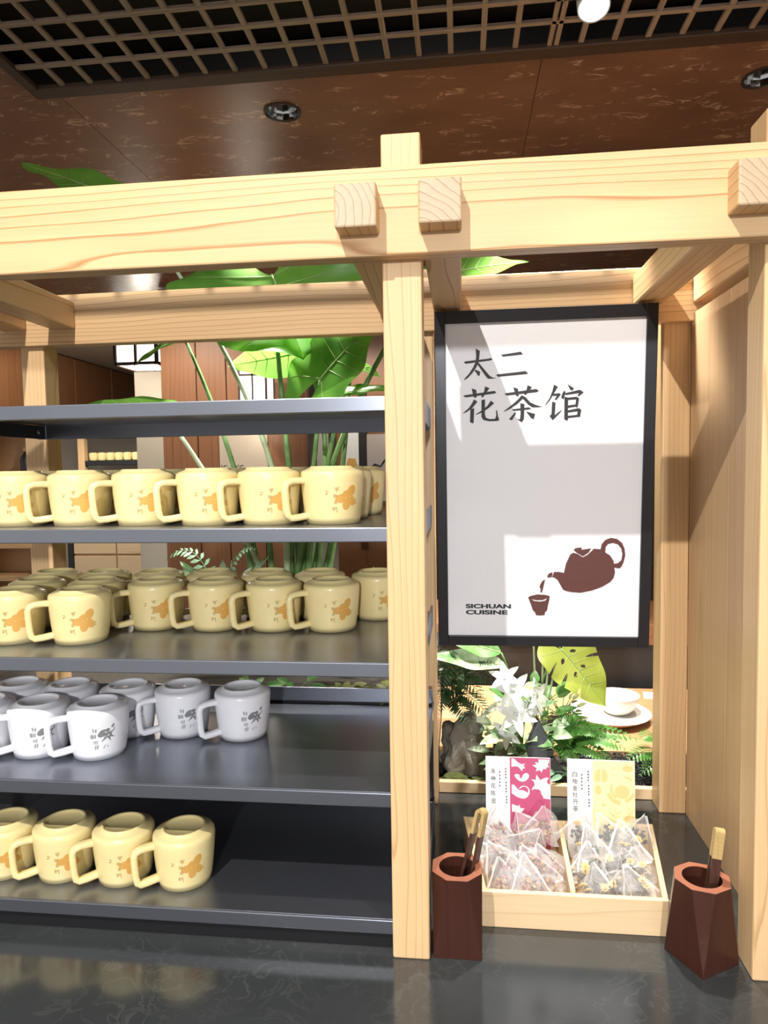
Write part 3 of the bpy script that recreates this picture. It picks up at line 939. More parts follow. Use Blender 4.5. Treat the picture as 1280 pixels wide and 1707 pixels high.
sbox('frame_bar', 'frame_metal', (0, FB, -0.0, 0.028, 0, SHH), 0.001)
sbox('frame_bar', 'frame_metal', (SW - FB, SW, -0.0, 0.028, 0, SHH), 0.001)
sbox('frame_bar', 'frame_metal', (FB + 0.0002, SW - FB - 0.0002, -0.0, 0.028, 0, FB), 0.001)
sbox('frame_bar', 'frame_metal', (FB + 0.0002, SW - FB - 0.0002, -0.0, 0.028, SHH - FB - 0.003, SHH), 0.001)
sbox('sign_board', 'sign_paper', (FB, SW - FB, 0.006, 0.020, FB, SHH - FB - 0.003), 0)
sbox('backing', 'black_metal', (FB, SW - FB, 0.021, 0.026, FB, SHH - FB), 0)
#sbox('paper_patch', 'sign_patch', (0.1417, SW - FB - 0.001, 0.0056, 0.0061, FB + 0.0015, 0.2368), 0)


def sfn(u, v, d):
    return (u / 1000, 0.0058 - d, v / 1000)


for key, cn in (('tai', 'character'), ('er', 'character'), ('hua', 'character'), ('cha', 'character'), ('guan', 'character')):
    mb = MB()
    for k, st_ in enumerate(GLYPHS[key]):
        mb.poly(st_, sfn, 0.0006 + 0.00004 * k)
    o = mb.build(cn, 'sign_ink', sg, world_space=False)
    o['label'] = 'black brush style character'
mb = MB()
for k, st_ in enumerate(GLYPHS['teapot']):
    mb.poly(st_, sfn, 0.0008 + 0.00004 * k)
o = mb.build('teapot_picture', 'teapot_ink', sg, world_space=False)
o['label'] = 'brown teapot pouring into a small cup'
mb = MB()
mb.poly(GLYPHS['crescent'][0], sfn, 0.0016)
mb.build('cup_rim_gap', 'sign_patch', o, world_space=False)


def text_mesh(body, mat, parent, name, w=None, h=None, x=0, z=0, y=0, bold=0.0, space=1.0, flip=False):
    """flat lettering in the x-z plane, lower left corner at (x, z), scaled to w by h"""
    c = bpy.data.curves.new('lettering', 'FONT')
    c.body = body
    c.offset = bold
    c.space_character = space
    o = bpy.data.objects.new('lettering', c)
    COL.objects.link(o)
    dg = bpy.context.evaluated_depsgraph_get()
    me = bpy.data.meshes.new_from_object(o.evaluated_get(dg))
    bpy.data.objects.remove(o)
    bpy.data.curves.remove(c)
    xs = [v.co.x for v in me.vertices]
    ys = [v.co.y for v in me.vertices]
    x0, x1, y0, y1 = min(xs), max(xs), min(ys), max(ys)
    sx = w / (x1 - x0) if w else h / (y1 - y0)
    sz = h / (y1 - y0) if h else sx
    for v in me.vertices:
        a, b_ = v.co.x, v.co.y
        v.co = (x + (a - x0) * sx, y, z + (b_ - y0) * sz)
    me.materials.clear()
    me.materials.append(MAT[mat])
    o = bpy.data.objects.new(name, me)
    COL.objects.link(o)
    o.parent = parent
    return o


tx_ = [p[0] for p in GLYPHS['text'][0]]
tz_ = [p[1] for p in GLYPHS['text'][0]]
text_mesh('SICHUAN', 'sign_ink', sg, 'lettering', 0.0905, 0.0092, GLYPHS['text'][0][0][0] / 1000, GLYPHS['text'][0][0][1] / 1000, 0.0052, 0.045)
text_mesh('CUISINE', 'sign_ink', sg, 'lettering', 0.0835, 0.0092, GLYPHS['text'][0][0][0] / 1000, GLYPHS['text'][0][4][1] / 1000, 0.0052, 0.045)

# ------------------------------------------------------------------ tea tray
TF, TB, TZ = 0.080, 0.305, 0.056
tray = thing('tea_tray', 'pale wooden two compartment tray holding tea sachets on the counter', 'tray', (0.268, 0.19, 0.0))


def qprism(p, z0, z1):
    return MB().hexa([(a, b_, z0) for a, b_ in p] + [(a, b_, z1) for a, b_ in p])


xl = lambda y_: 0.129 + (0.102 - 0.129) * (y_ - TF) / (TB - TF)
xr = lambda y_: 0.404 + (0.441 - 0.404) * (y_ - TF) / (TB - TF)
xm = lambda y_: 0.266 + 0.010 * (y_ - TF) / (TB - TF)
th = 0.0085
qprism([(xl(TF), TF), (xr(TF), TF), (xr(TF + th), TF + th), (xl(TF + th), TF + th)], 0.0, TZ).build('tray_wall', 'pale_X', tray, bevel=0.0012)
qprism([(xl(TB - th), TB - th), (xr(TB - th), TB - th), (xr(TB), TB), (xl(TB), TB)], 0.0, TZ).build('tray_wall', 'pale_X', tray, bevel=0.0012)
a, b_ = TF + th + 0.0002, TB - th - 0.0002
qprism([(xl(a), a), (xl(a) + th, a), (xl(b_) + th, b_), (xl(b_), b_)], 0.0, TZ).build('tray_wall', 'pale_Y', tray, bevel=0.0012)
qprism([(xr(a) - th, a), (xr(a), a), (xr(b_), b_), (xr(b_) - th, b_)], 0.0, TZ).build('tray_wall', 'pale_Y', tray, bevel=0.0012)
qprism([(xm(a) - 0.004, a), (xm(a) + 0.004, a), (xm(b_) + 0.004, b_), (xm(b_) - 0.004, b_)], 0.006, TZ + 0.003).build('divider', 'pale_Y', tray, bevel=0.001)
qprism([(xl(a) + th, a), (xr(a) - th, a), (xr(b_) - th, b_), (xl(b_) + th, b_)], 0.0, 0.006).build('tray_floor', 'pale_X', tray)

# ------------------------------------------------------------------ tea boxes
def tea_card(x0, x1, label, colour, title, tilt, rz, z1, step, top):
    w = x1 - x0
    t = thing('tea_card', label, 'card', (x0, 0.268, 0.0065), group='tea cards standing in the tray', rx=radians(-tilt), rz=rz)
    d, h = 0.0025, z1
    MB().box(0, w, 0, d, 0, h).build('card', 'box_white', t, bevel=0.0003, world_space=False)
    sp_ = w * 0.375
    MB().box(sp_, w - 0.0006, -0.0005, 0.0001, 0.004, h - 0.0008).build('printed_panel', colour, t, world_space=False)
    for k, c in enumerate(title):
        text_mesh(c, 'ink_grey', t, 'character', 0.0086, 0.0092, 0.0084 + 0.0002 * k, h - top - 0.0088 - k * step, -0.0008)
    return t, w, h, sp_


b1, w, h, sp_ = tea_card(0.143, 0.2575, 'white and magenta tea card standing in the left compartment', 'box_pink', '洛神花陈皮', 4, 0.0, 0.176, 0.0133, 0.0215)


def bfn(d0):
    return lambda u, v, d: (u, d0 - d, v)


def poly_print(box, mat, polys, d0, name='print_motif'):
    for i_, p in enumerate(polys):
        MB().poly(p, bfn(d0), 0.0002).build(name, mat, box, world_space=False)


def tiny_cols(box, w, h):
    """the two columns of lettering too small to read, as short dashes"""
    mb = MB()
    for cx_, z0, n_, s in ((w * 0.205, h - 0.028, 5, 0.0062), (w * 0.30, h - 0.022, 4, 0.0052), (w * 0.305, h - 0.047, 4, 0.0052), (w * 0.31, h - 0.072, 3, 0.0052)):
        for k in range(n_):
            z_ = z0 - k * s
            mb.box(cx_, cx_ + 0.0026, -0.0009, -0.0001, z_, z_ + 0.0007)
            mb.box(cx_ + 0.0003, cx_ + 0.0024, -0.0009, -0.0001, z_ + 0.0014, z_ + 0.0020)
            mb.box(cx_ + 0.0010, cx_ + 0.0016, -0.0009, -0.0001, z_ - 0.0010, z_ + 0.0026)
    mb.build('small_lettering', 'ink_grey', box, world_space=False)


tiny_cols(b1, w, h)
# motif outlines, measured on the printed panel (px of an enlarged view of the box front)
px = lambda pts, bx, by, s: [(max(sp_, min(w - 0.0008, (a - bx) / s)), h - (b__ - by) / s) for a, b__ in pts]
BS = 8950.0
pk = [[(498, 135), (545, 145), (590, 190), (650, 225), (712, 218), (690, 250), (718, 290), (682, 292), (662, 338), (630, 295), (600, 268), (560, 262), (498, 272)],
      [(540, 405), (575, 382), (620, 395), (632, 440), (655, 465), (670, 410), (705, 370), (745, 365), (775, 395), (770, 440), (730, 485), (680, 505), (620, 495), (570, 455)],
      [(498, 555), (540, 562), (575, 605), (610, 640), (670, 640), (720, 660), (755, 685), (762, 640), (745, 600), (700, 582), (655, 595), (625, 620), (612, 612), (650, 578), (700, 568), (750, 585), (782, 630), (780, 690), (750, 745), (700, 775), (640, 770), (580, 750), (520, 710), (498, 700)],
      [(925, 140), (1095, 140), (1095, 180), (1070, 215), (1090, 268), (1060, 255), (1040, 295), (1000, 290), (970, 350), (945, 310), (880, 330), (900, 285), (828, 238), (890, 225), (870, 185), (930, 195)],
      [(890, 385), (915, 420), (950, 470), (1000, 445), (1050, 425), (1085, 435), (1055, 480), (1060, 520), (1112, 540), (1112, 770), (1060, 768), (1000, 762), (985, 720), (962, 690), (960, 650), (930, 620), (860, 615), (812, 635), (830, 590), (865, 555), (850, 500), (805, 462), (880, 470)],
      [(500, 870), (560, 885), (605, 900), (620, 870), (630, 925), (700, 935), (660, 985), (600, 1000), (500, 990)]]
poly_print(b1, 'box_pink_print', [px(p, 88, 118, BS) for p in pk], -0.0006)
b2, w, h, sp_ = tea_card(0.2865, 0.4025, 'white and pale yellow tea card standing in the right compartment', 'box_yellow', '白柚金牡丹茶', 4, -0.02, 0.176, 0.0121, 0.0225)
tiny_cols(b2, w, h)
ring = lambda cx_, cy_, a_, b__, n=14, a0=0, a1=360: [(cx_ + a_ * cos(radians(a0 + (a1 - a0) * k / n)), cy_ + b__ * sin(radians(a0 + (a1 - a0) * k / n))) for k in range(n if a1 - a0 == 360 else n + 1)]
crescent = lambda cx_, cy_, r_, t_, a0, a1: ring(cx_, cy_, r_, r_, 8, a0, a1) + ring(cx_, cy_ - t_ * 0.3, r_ - t_, r_ - t_, 8, a0, a1)[::-1]
yl = [[(505, 460), (510, 380), (540, 310), (600, 280), (592, 490), (530, 490)], [(612, 490), (622, 280), (680, 310), (705, 390), (700, 470), (660, 492)],
      ring(925, 640, 115, 110), crescent(920, 600, 215, 45, 20, 75), crescent(920, 600, 250, 55, 95, 160), crescent(930, 590, 190, 35, 120, 200), crescent(960, 560, 170, 40, 270, 320),
      ring(560, 620, 50, 75), ring(1010, 270, 80, 55), ring(1045, 1060, 95, 55), [(770, 285), (825, 250), (830, 258), (775, 295)], [(770, 355), (835, 368), (835, 376), (770, 365)],
      [(990, 865), (1050, 915), (1045, 922), (985, 875)], [(835, 890), (845, 895), (810, 945), (803, 940)], [(905, 940), (912, 948), (838, 985), (832, 978)], [(712, 950), (720, 945), (810, 1030), (800, 1035)], ring(640, 855, 32, 22)]
poly_print(b2, 'box_yellow_print', [px(p, 85, 150, BS) for p in yl], -0.0006)

# ------------------------------------------------------------------ tea sachets
def film_mesh(seed, s):
    rnd = random.Random(seed)
    A = [Vector((-0.5, -0.30, -0.28)), Vector((0.5, -0.30, -0.28)), Vector((0.0, 0.42, -0.20)), Vector((rnd.uniform(-0.15, 0.15), 0.05, 0.52))]
    A = [a_ * 1.25 + Vector([rnd.uniform(-0.08, 0.08) for _ in range(3)]) for a_ in A]
    mb = MB()
    n = 7
    cen = (A[0] + A[1] + A[2] + A[3]) / 4
    for f in ((0, 1, 3), (1, 2, 3), (2, 0, 3), (0, 2, 1)):
        a_, b__, c_ = [A[k] for k in f]
        idx = {}
        vs, fs = [], []
        for i_ in range(n + 1):
            for j_ in range(n + 1 - i_):
                u_, v_ = i_ / n, j_ / n
                w_ = 1 - u_ - v_
                p = a_ * w_ + b__ * u_ + c_ * v_
                bul = 27 * u_ * v_ * w_ * 0.17 + 0.05 * (u_ * v_ + v_ * w_ + w_ * u_)
                nrm = (p - cen).normalized()
                cr = noise.noise(p * 6 + Vector((seed * 3.1, 0, 0))) * 0.075 * min(1, 8 * (u_ * v_ + v_ * w_ + w_ * u_) + 0.1)
                idx[(i_, j_)] = len(vs)
                vs.append((p + nrm * (bul + cr)) * s)
        for i_ in range(n):
            for j_ in range(n - i_):
                fs.append((idx[(i_, j_)], idx[(i_ + 1, j_)], idx[(i_, j_ + 1)]))
                if j_ < n - i_ - 1:
                    fs.append((idx[(i_ + 1, j_)], idx[(i_ + 1, j_ + 1)], idx[(i_, j_ + 1)]))
        mb.add(vs, fs)
    return mb, A


def bit(mb, p, s, rnd):
    """an irregular curled scrap of petal or leaf"""
    ax = Vector([rnd.gauss(0, 1) for _ in range(3)]).normalized()
    t1 = ax.orthogonal().normalized()
    t2 = ax.cross(t1)
    n = 6
    vs = [p + ax * s * 0.35]
    for k in range(n):
        a_ = 2 * pi * k / n
        r_ = s * rnd.uniform(0.6, 1.15)
        vs.append(p + t1 * r_ * cos(a_) + t2 * r_ * 0.7 * sin(a_) + ax * s * rnd.uniform(-0.3, 0.3))
    vs.append(p - ax * s * 0.3)
    fs = [(0, 1 + k, 1 + (k + 1) % n) for k in range(n)] + [(7, 1 + (k + 1) % n, 1 + k) for k in range(n)]
    mb.add(vs, fs)


def chrysanthemum(mb, p, s, rnd):
    for ring_, (nn, tilt, L_) in enumerate(((9, 0.25, 1.0), (7, 0.7, 0.75), (5, 1.15, 0.5))):
        for k in range(nn):
            a_ = 2 * pi * k / nn + ring_ * 0.4
            d_ = Vector((cos(a_) * cos(tilt), sin(a_) * cos(tilt), sin(tilt)))
            sd = Vector((-sin(a_), cos(a_), 0)) * s * 0.22
            q = p + d_ * s * L_
            mb.add([p, p + d_ * s * 0.5 * L_ + sd, q, p + d_ * s * 0.5 * L_ - sd, p + d_ * s * 0.5 * L_ - Vector((0, 0, s * 0.12))], [(0, 1, 2), (0, 2, 3), (0, 1, 4), (1, 2, 4), (2, 3, 4), (3, 0, 4)])


def make_sachet(seed, side, s):
    rnd = random.Random(seed * 17 + 3)
    t = thing('tea_sachet', 'sachet', 'sachet')
    fm, A = film_mesh(seed, s)
    fm.build('film', 'sachet_film', t, world_space=False)
    sl = MB()
    for i_, j_ in ((0, 3), (1, 3), (0, 1), (2, 3)):
        a_, b__ = A[i_], A[j_]
        out = ((a_ + b__) / 2 - (A[0] + A[1] + A[2] + A[3]) / 4).normalized() * 0.055
        m_ = [a_.lerp(b__, q / 6) + out * (0.10 * sin(q * 2.1 + seed)) for q in range(7)]
        sl.add([q * s for q in m_] + [(q + out * (1.0 + 0.35 * sin(k_ * 1.7 + seed))) * s for k_, q in enumerate(m_)], [(k_, k_ + 1, k_ + 8, k_ + 7) for k_ in range(6)])
    sl.build('seal', 'sachet_seal', t, world_space=False)
    if side == 'L':
        mixes = [('dried_petals', 'tea_tan', 34, 0.0050), ('dried_peel', 'tea_pink', 24, 0.0050), ('dried_bark', 'tea_brown', 20, 0.0046)]
    else:
        mixes = [('tea_leaves', 'tea_black', 60, 0.0042), ('dried_leaves', 'tea_green', 16, 0.0045)]
    for nm, mt, n_, sz in mixes:
        mb = MB()
        for _ in range(n_):
            while True:
                q = Vector([rnd.uniform(-1, 1) for _ in range(3)])
                if q.length < 1: break
            bit(mb, Vector((q.x * 0.30, q.y * 0.24, q.z * 0.24 - 0.06)) * s, sz * rnd.uniform(0.7, 1.3), rnd)
        mb.build(nm, mt, t, world_space=False)
    if side == 'R':
        mb = MB()
        for _ in range(2):
            chrysanthemum(mb, Vector((rnd.uniform(-0.22, 0.22), rnd.uniform(-0.25, -0.05), rnd.uniform(0.02, 0.2))) * s, 0.0085, rnd)
        mb.build('chrysanthemum', 'tea_yellow', t, world_space=False)
    elif seed % 3 == 0:
        mb = MB()
        for _ in range(5):
            bit(mb, Vector((0.12 + rnd.uniform(-0.05, 0.05), -0.24, 0.05 + rnd.uniform(-0.05, 0.05))) * s, 0.005, rnd)
        mb.build('rosebud', 'tea_rose', t, world_space=False)
    return t


LS = ['at the front left corner', 'at the front in the middle', 'at the front against the divider', 'in the second row at the left', 'in the second row by the divider',
      'in the third row at the left', 'in the third row by the divider', 'at the back left below the lettering', 'at the back below the magenta panel', 'topmost, by the divider', 'half buried near the front wall', 'half buried near the left wall', 'half buried near the divider', 'half buried in the middle']
LP = [(0.166, 0.130, 0.036), (0.203, 0.126, 0.040), (0.234, 0.130, 0.036), (0.168, 0.168, 0.050), (0.218, 0.164, 0.054),
      (0.158, 0.206, 0.058), (0.212, 0.204, 0.062), (0.160, 0.236, 0.070), (0.206, 0.238, 0.068), (0.238, 0.232, 0.078), (0.186, 0.146, 0.030), (0.150, 0.186, 0.036), (0.244, 0.184, 0.040), (0.190, 0.186, 0.036)]
LSR = ['at the front beside the divider', 'at the front in the middle', 'at the front right corner', 'in the second row beside the divider', 'in the second row at the right',
       'in the third row beside the divider', 'in the third row at the right', 'at the back beside the divider', 'at the back below the yellow panel', 'topmost at the back right corner', 'half buried near the front wall', 'half buried near the divider', 'half buried near the right wall', 'half buried in the middle']
RP = [(0.305, 0.130, 0.036), (0.340, 0.126, 0.038), (0.372, 0.130, 0.034), (0.312, 0.168, 0.050), (0.366, 0.166, 0.052),
      (0.314, 0.206, 0.060), (0.370, 0.204, 0.060), (0.306, 0.236, 0.070), (0.352, 0.238, 0.072), (0.394, 0.234, 0.072), (0.356, 0.146, 0.028), (0.298, 0.186, 0.036), (0.390, 0.184, 0.036), (0.342, 0.186, 0.042)]
for side, PS, LB, kind_, gname in (('L', LP, LS, 'reddish dried flower', 'flower sachets in the left compartment'), ('R', RP, LSR, 'dark tea', 'tea sachets in the right compartment')):
    for k, (pp, lb) in enumerate(zip(PS, LB)):
        t = make_sachet(k + (20 if side == 'R' else 0), side, 0.065)
        t.location = pp
        t.rotation_euler = (random.uniform(-0.7, 0.5), random.uniform(-0.6, 0.6), random.uniform(-3, 3))
        t['label'] = f'clear sachet of {kind_}, {lb}'
        t['group'] = gname

# ------------------------------------------------------------------ tong holders and tongs
def holder(loc, rz, label):
    t = thing('tong_holder', label, 'tong holder', loc, group='dark wooden tong holders', rz=rz)
    s, ro, H_ = 0.0345, 0.0360, 0.117
    c8 = ro * math.tan(pi / 8)
    top = [(ro, -c8), (ro, c8), (c8, ro), (-c8, ro), (-ro, c8), (-ro, -c8), (-c8, -ro), (c8, -ro)]
    bot = [(s, s), (-s, s), (-s, -s), (s, -s)]
    vs = [(a_, b__, H_) for a_, b__ in top] + [(a_, b__, 0) for a_, b__ in bot]
    fs = [(0, 1, 8, 11), (2, 3, 9, 8), (4, 5, 10, 9), (6, 7, 11, 10), (1, 2, 8), (3, 4, 9), (5, 6, 10), (7, 0, 11), (8, 9, 10, 11)]
    MB().add(vs, fs).build('body', 'holder', t, bevel=0.0006, world_space=False)
    n = 32
    rin = 0.0265
    oct_ = lambda an: ro / max(cos((an + pi / 8) % (pi / 4) - pi / 8), 0.5)
    vs, fs = [], []
    for k in range(n):
        an = 2 * pi * k / n
        r_ = oct_(an)
        vs += [(r_ * cos(an), r_ * sin(an), H_), (rin * cos(an), rin * sin(an), H_ + 0.0004), (rin * 0.97 * cos(an), rin * 0.97 * sin(an), 0.02)]
    for k in range(n):
        a_, b__ = 3 * k, 3 * ((k + 1) % n)
        fs.append((a_, b__, b__ + 1, a_ + 1))
    vr = [v_ for i_, v_ in enumerate(vs) if i_ % 3 < 2]
    MB().add(vr, [tuple(q // 3 * 2 + q % 3 for q in f) for f in fs]).build('rim', 'holder_top', t, world_space=False)
    fs = [(3 * k + 1, 3 * ((k + 1) % n) + 1, 3 * ((k + 1) % n) + 2, 3 * k + 2) for k in range(n)]
    fs.append(tuple(3 * k + 2 for k in range(n)))
    vb = [v_ for i_, v_ in enumerate(vs) if i_ % 3 > 0]
    MB().add(vb, [tuple(q // 3 * 2 + q % 3 - 1 for q in f) for f in fs]).build('bore', 'holder', t, smooth=False, world_space=False)
    return t


holder((0.0925, 0.0400, 0.0), 0.0, 'dark wooden faceted tong holder beside the middle post')
holder((0.4375, 0.0425, 0.0), radians(30), 'reddish brown faceted tong holder standing by the right post')


def tongs(base, tip, sidev, gap, wid, label, pale, thick=0.0050):
    """two springy blades joined at the top: base in the holder, tip = joined end"""
    base, tip, sidev = Vector(base), Vector(tip), Vector(sidev).normalized()
    ax = (tip - base).normalized()
    sidev = (sidev - ax * sidev.dot(ax)).normalized()
    wv = ax.cross(sidev).normalized()
    t = thing('tongs', label, 'tongs', base, group='bamboo tongs in the holders')
    L_ = (tip - base).length

    def blade(sgn, l0, l1, mat, name):
        mb = MB()
        n = 6
        rows = []
        for i_ in range(n + 1):
            q = (l0 + (l1 - l0) * i_ / n)
            g = gap * (1 - 0.45 * q)
            c_ = base + ax * L_ * q + sidev * sgn * g
            rows.append([c_ + wv * wid / 2 * s1 + sidev * thick / 2 * s2 for s1, s2 in ((-1, -1), (1, -1), (1, 1), (-1, 1))])
        for a_, b__ in zip(rows, rows[1:]):
            mb.hexa([*a_, *b__])
        mb.build(name, mat, t, bevel=0.0005)
    for sgn in (-1, 1):
        blade(sgn, 0.0, pale, 'tong_dark', 'blade')
        blade(sgn, pale, 0.965, 'tong_pale', 'blade_end')
    g = gap * 0.55
    mb = MB()
    pts = []
    for k in range(9):
        an = pi * k / 8
        pts.append((base + ax * (L_ * 0.965 + g * 1.0 * sin(an)) + sidev * g * cos(an)))
    for a_, b__ in zip(pts, pts[1:]):
        d1 = (a_ - (base + ax * L_ * 0.965)).normalized() * thick / 2
        d2 = (b__ - (base + ax * L_ * 0.965)).normalized() * thick / 2
        mb.hexa([a_ - wv * wid / 2 - d1, a_ + wv * wid / 2 - d1, a_ + wv * wid / 2 + d1, a_ - wv * wid / 2 + d1,
                 b__ - wv * wid / 2 - d2, b__ + wv * wid / 2 - d2, b__ + wv * wid / 2 + d2, b__ - wv * wid / 2 + d2])
    mb.build('spring_bend', 'tong_pale', t)
    return t


tongs((0.093, 0.047, 0.028), (0.1305, 0.062, 0.193), (0.85, -0.5, 0), 0.0095, 0.0135, 'bamboo tongs with pale tips leaning in the holder by the middle post', 0.78)
tongs((0.440, 0.040, 0.028), (0.4625, 0.048, 0.187), (0.0, 1, 0), 0.0062, 0.013, 'dark bamboo tongs with brassy tip in the holder by the right post', 0.74)

# ------------------------------------------------------------------ planters and the wooden counter behind
pb = thing('planter_box', 'black metal planter box standing behind the mug shelves', 'planter', (-0.4, 0.6, 0.0))
box_part('shaded_front_wall', 'black_metal', pb, (-1.0, 0.0445, 0.386, 0.390, 0.0, 0.2395), 0.0006)  # black stands in for shade on the lower part of the front
box_part('lit_top_strip', 'shelf_metal', pb, (-1.0, 0.0445, 0.385, 0.390, 0.240, 0.268), 0.001)  # paler metal stands in for light on the top of the same face
box_part('end_wall', 'shelf_metal', pb, (0.0405, 0.0445, 0.5125, 0.86, 0.0, 0.268), 0.0006)
box_part('back_wall', 'shelf_metal', pb, (-1.0, 0.0445, 0.861, 0.865, 0.0, 0.268), 0.0006)
MB().box(-1.0, -0.001, 0.3905, 0.457, 0.0, 0.225).build('soil', 'soil', pb)
MB().box(-0.782, -0.001, 0.457, 0.512, 0.0, 0.225).build('soil', 'soil', pb)
MB().box(-1.0, 0.040, 0.512, 0.860, 0.0, 0.225).build('soil', 'soil', pb)
edg = MB().box(0.0505, 0.80, 0.512, 0.527, 0.0, 0.024).build('wooden_edging', 'pale_X', bevel=0.0015)
tag(edg, 'pale wooden edging strip in front of the stones and ferns', 'edging')
bed = MB().grid(lambda a_, b__: (0.046 + 0.80 * a_, 0.5275 + 0.16 * b__, 0.004 + 0.012 * noise.noise(Vector((a_ * 9, b__ * 4, 1.3))) + 0.010 * b__), 40, 14)
bo = bed.build('planting_bed', 'soil', smooth=True)
tag(bo, 'dark soil of the planting bed behind the edging strip', 'soil', kind='stuff')
wc = thing('wooden_counter', 'oak counter behind the planting with the white bowl on it', 'counter', (0.5, 0.9, -0.92))
for k, (a, b_) in enumerate(((0.690, 0.800), (0.8005, 0.915), (0.9155, 1.03), (1.0305, 1.165))):
    box_part('plank', 'oak_X', wc, (0.046, 1.5, a, b_, 0.000, 0.030), 0.0008)
box_part('carcass', 'dark_board', wc, (0.048, 1.48, 0.70, 1.15, -0.92, -0.001), 0.001)
rc = thing('rear_cabinet', 'black cabinet standing behind the oak counter', 'cabinet', (0.6, 1.5, -0.92))
box_part('carcass', 'dark_board', rc, (-0.15, 1.7, 1.22, 1.6, -0.92, 0.150), 0.002)
box_part('top_board', 'brown_X', rc, (-0.16, 1.7, 1.21, 1.6, 0.1505, 0.215), 0.002)

# stones, gravel, moss
def rock(name, label, loc, size, seed, mat='rock', rough=0.35):
    bm = bmesh.new()
    bmesh.ops.create_icosphere(bm, subdivisions=4, radius=1.0)
    for v in bm.verts:
        p = v.co.copy()
        d = 1 + rough * noise.noise(p * 1.3 + Vector((seed, 0, 0))) + 0.30 * noise.noise(p * 3.1 + Vector((0, seed, 0))) + 0.16 * noise.noise(p * 8 + Vector((0, 0, seed)))
        v.co = Vector((p.x * size[0], p.y * size[1], p.z * size[2])) * d
    me = bpy.data.meshes.new(name)
    bm.to_mesh(me)
    bm.free()
    me.materials.append(MAT[mat])
    me.polygons.foreach_set('use_smooth', [True] * len(me.polygons))
    o = bpy.data.objects.new(name, me)
    COL.objects.link(o)
    o.location = loc
    return tag(o, label, 'stone')


rock('landscape_rock', 'large rough grey brown rock at the left end of the planting bed', (0.108, 0.600, 0.055), (0.052, 0.045, 0.088), 3.0)
rock('landscape_rock', 'small pale rock under the variegated leaves', (0.195, 0.590, 0.042), (0.036, 0.028, 0.036), 5.2)
rock('mossy_stone', 'low mossy lump at the foot of the large rock', (0.082, 0.548, 0.010), (0.034, 0.018, 0.016), 8.1, 'moss', 0.5)
rock('mossy_stone', 'low mossy lump between the large rock and the magenta box', (0.150, 0.550, 0.006), (0.030, 0.018, 0.014), 9.7, 'moss', 0.5)
rock('mossy_stone', 'low mossy lump behind the two tea boxes', (0.300, 0.552, 0.004), (0.034, 0.018, 0.012), 11.7, 'moss', 0.5)


def shard(label, pts, y0, y1):
    o = MB().poly(pts, lambda u, v, d: (u, y0 + (v * 0.12) + (0 if d else (y1 - y0)), v), 1).build('slate_shard', 'slate', bevel=0.004, seg=2)
    return tag(o, label, 'stone', 'smooth grey slate shards')


shard('pointed smooth grey slate shard standing upright behind the magenta box', [(0.2685, 0.150), (0.280, 0.125), (0.294, 0.096), (0.300, 0.078), (0.285, 0.066), (0.262, 0.056), (0.247, 0.064), (0.240, 0.080), (0.248, 0.108), (0.258, 0.132)], 0.535, 0.558)
shard('rounded grey slate shard lying below the pointed one', [(0.272, 0.060), (0.300, 0.070), (0.316, 0.046), (0.320, 0.022), (0.305, 0.006), (0.286, 0.002), (0.272, 0.020)], 0.538, 0.552)
gv = MB()
rnd = random.Random(4)
for k in range(1500):
    x_, y_ = rnd.uniform(0.325, 0.62), rnd.uniform(0.530, 0.684)
    s = rnd.uniform(0.0028, 0.0052)
    z_ = 0.010 + 0.028 * (y_ - 0.53) / 0.15 * 0.5 + rnd.uniform(0, 0.005)
    a = rnd.uniform(0, 3.14)
    t1, t2 = Vector((cos(a), sin(a), rnd.uniform(-0.5, 0.5))) * s, Vector((-sin(a), cos(a), rnd.uniform(-0.5, 0.5))) * s * 0.7
    u_ = Vector((0, 0, s * 0.6))
    c_ = Vector((x_, y_, z_))
    gv.add([c_ + t1, c_ + t2, c_ - t1, c_ - t2, c_ + u_, c_ - u_], [(0, 1, 4), (1, 2, 4), (2, 3, 4), (3, 0, 4), (1, 0, 5), (2, 1, 5), (3, 2, 5), (0, 3, 5)])
tag(gv.build('black_gravel', 'gravel', smooth=True), 'black pebble gravel in front of the oak counter', 'gravel', kind='stuff')

# bowl, plate, small cards
t = thing('rice_bowl', 'white porcelain bowl on a saucer on the oak counter', 'bowl', (0.512, 0.905, 0.0475))
MB().lathe([(0.0, 0.004), (0.028, 0.004), (0.040, 0.018), (0.050, 0.036), (0.0545, 0.048), (0.0565, 0.049), (0.056, 0.046), (0.0525, 0.034), (0.043, 0.014), (0.032, 0.002), (0.028, 0.0), (0.0, 0.0)], 40).build('bowl', 'porcelain', t, smooth=True, world_space=False)
t = thing('saucer', 'white saucer with terracotta underside below the bowl', 'saucer', (0.490, 0.900, 0.0305))
MB().lathe([(0.0, 0.016), (0.070, 0.016), (0.085, 0.018), (0.104, 0.0225), (0.106, 0.0215)], 48).build('saucer_top', 'porcelain', t, smooth=True, world_space=False)
MB().lathe([(0.106, 0.0212), (0.092, 0.012), (0.075, 0.003), (0.065, 0.0), (0.0, 0.0)], 48).build('saucer_underside', 'terracotta', t, smooth=True, world_space=False)
t = thing('counter_tag', 'small black card sign standing on the oak counter', 'card sign', (0.348, 0.80, 0.0305), rx=radians(-14))
MB().box(-0.048, 0.048, 0, 0.003, 0, 0.040).build('card', 'dark_board', t, bevel=0.0008, world_space=False)
MB().lathe([(0, 0.0), (0.0016, 0.0), (0.0016, 0.0006), (0, 0.0006)], 8).build('pin', 'screw_steel', t, world_space=False).location = (0.036, -0.0008, 0.034)
t = thing('table_card', 'small white card with a black edge lying on the oak counter', 'card', (0.660, 1.095, 0.0302), rz=-0.2)
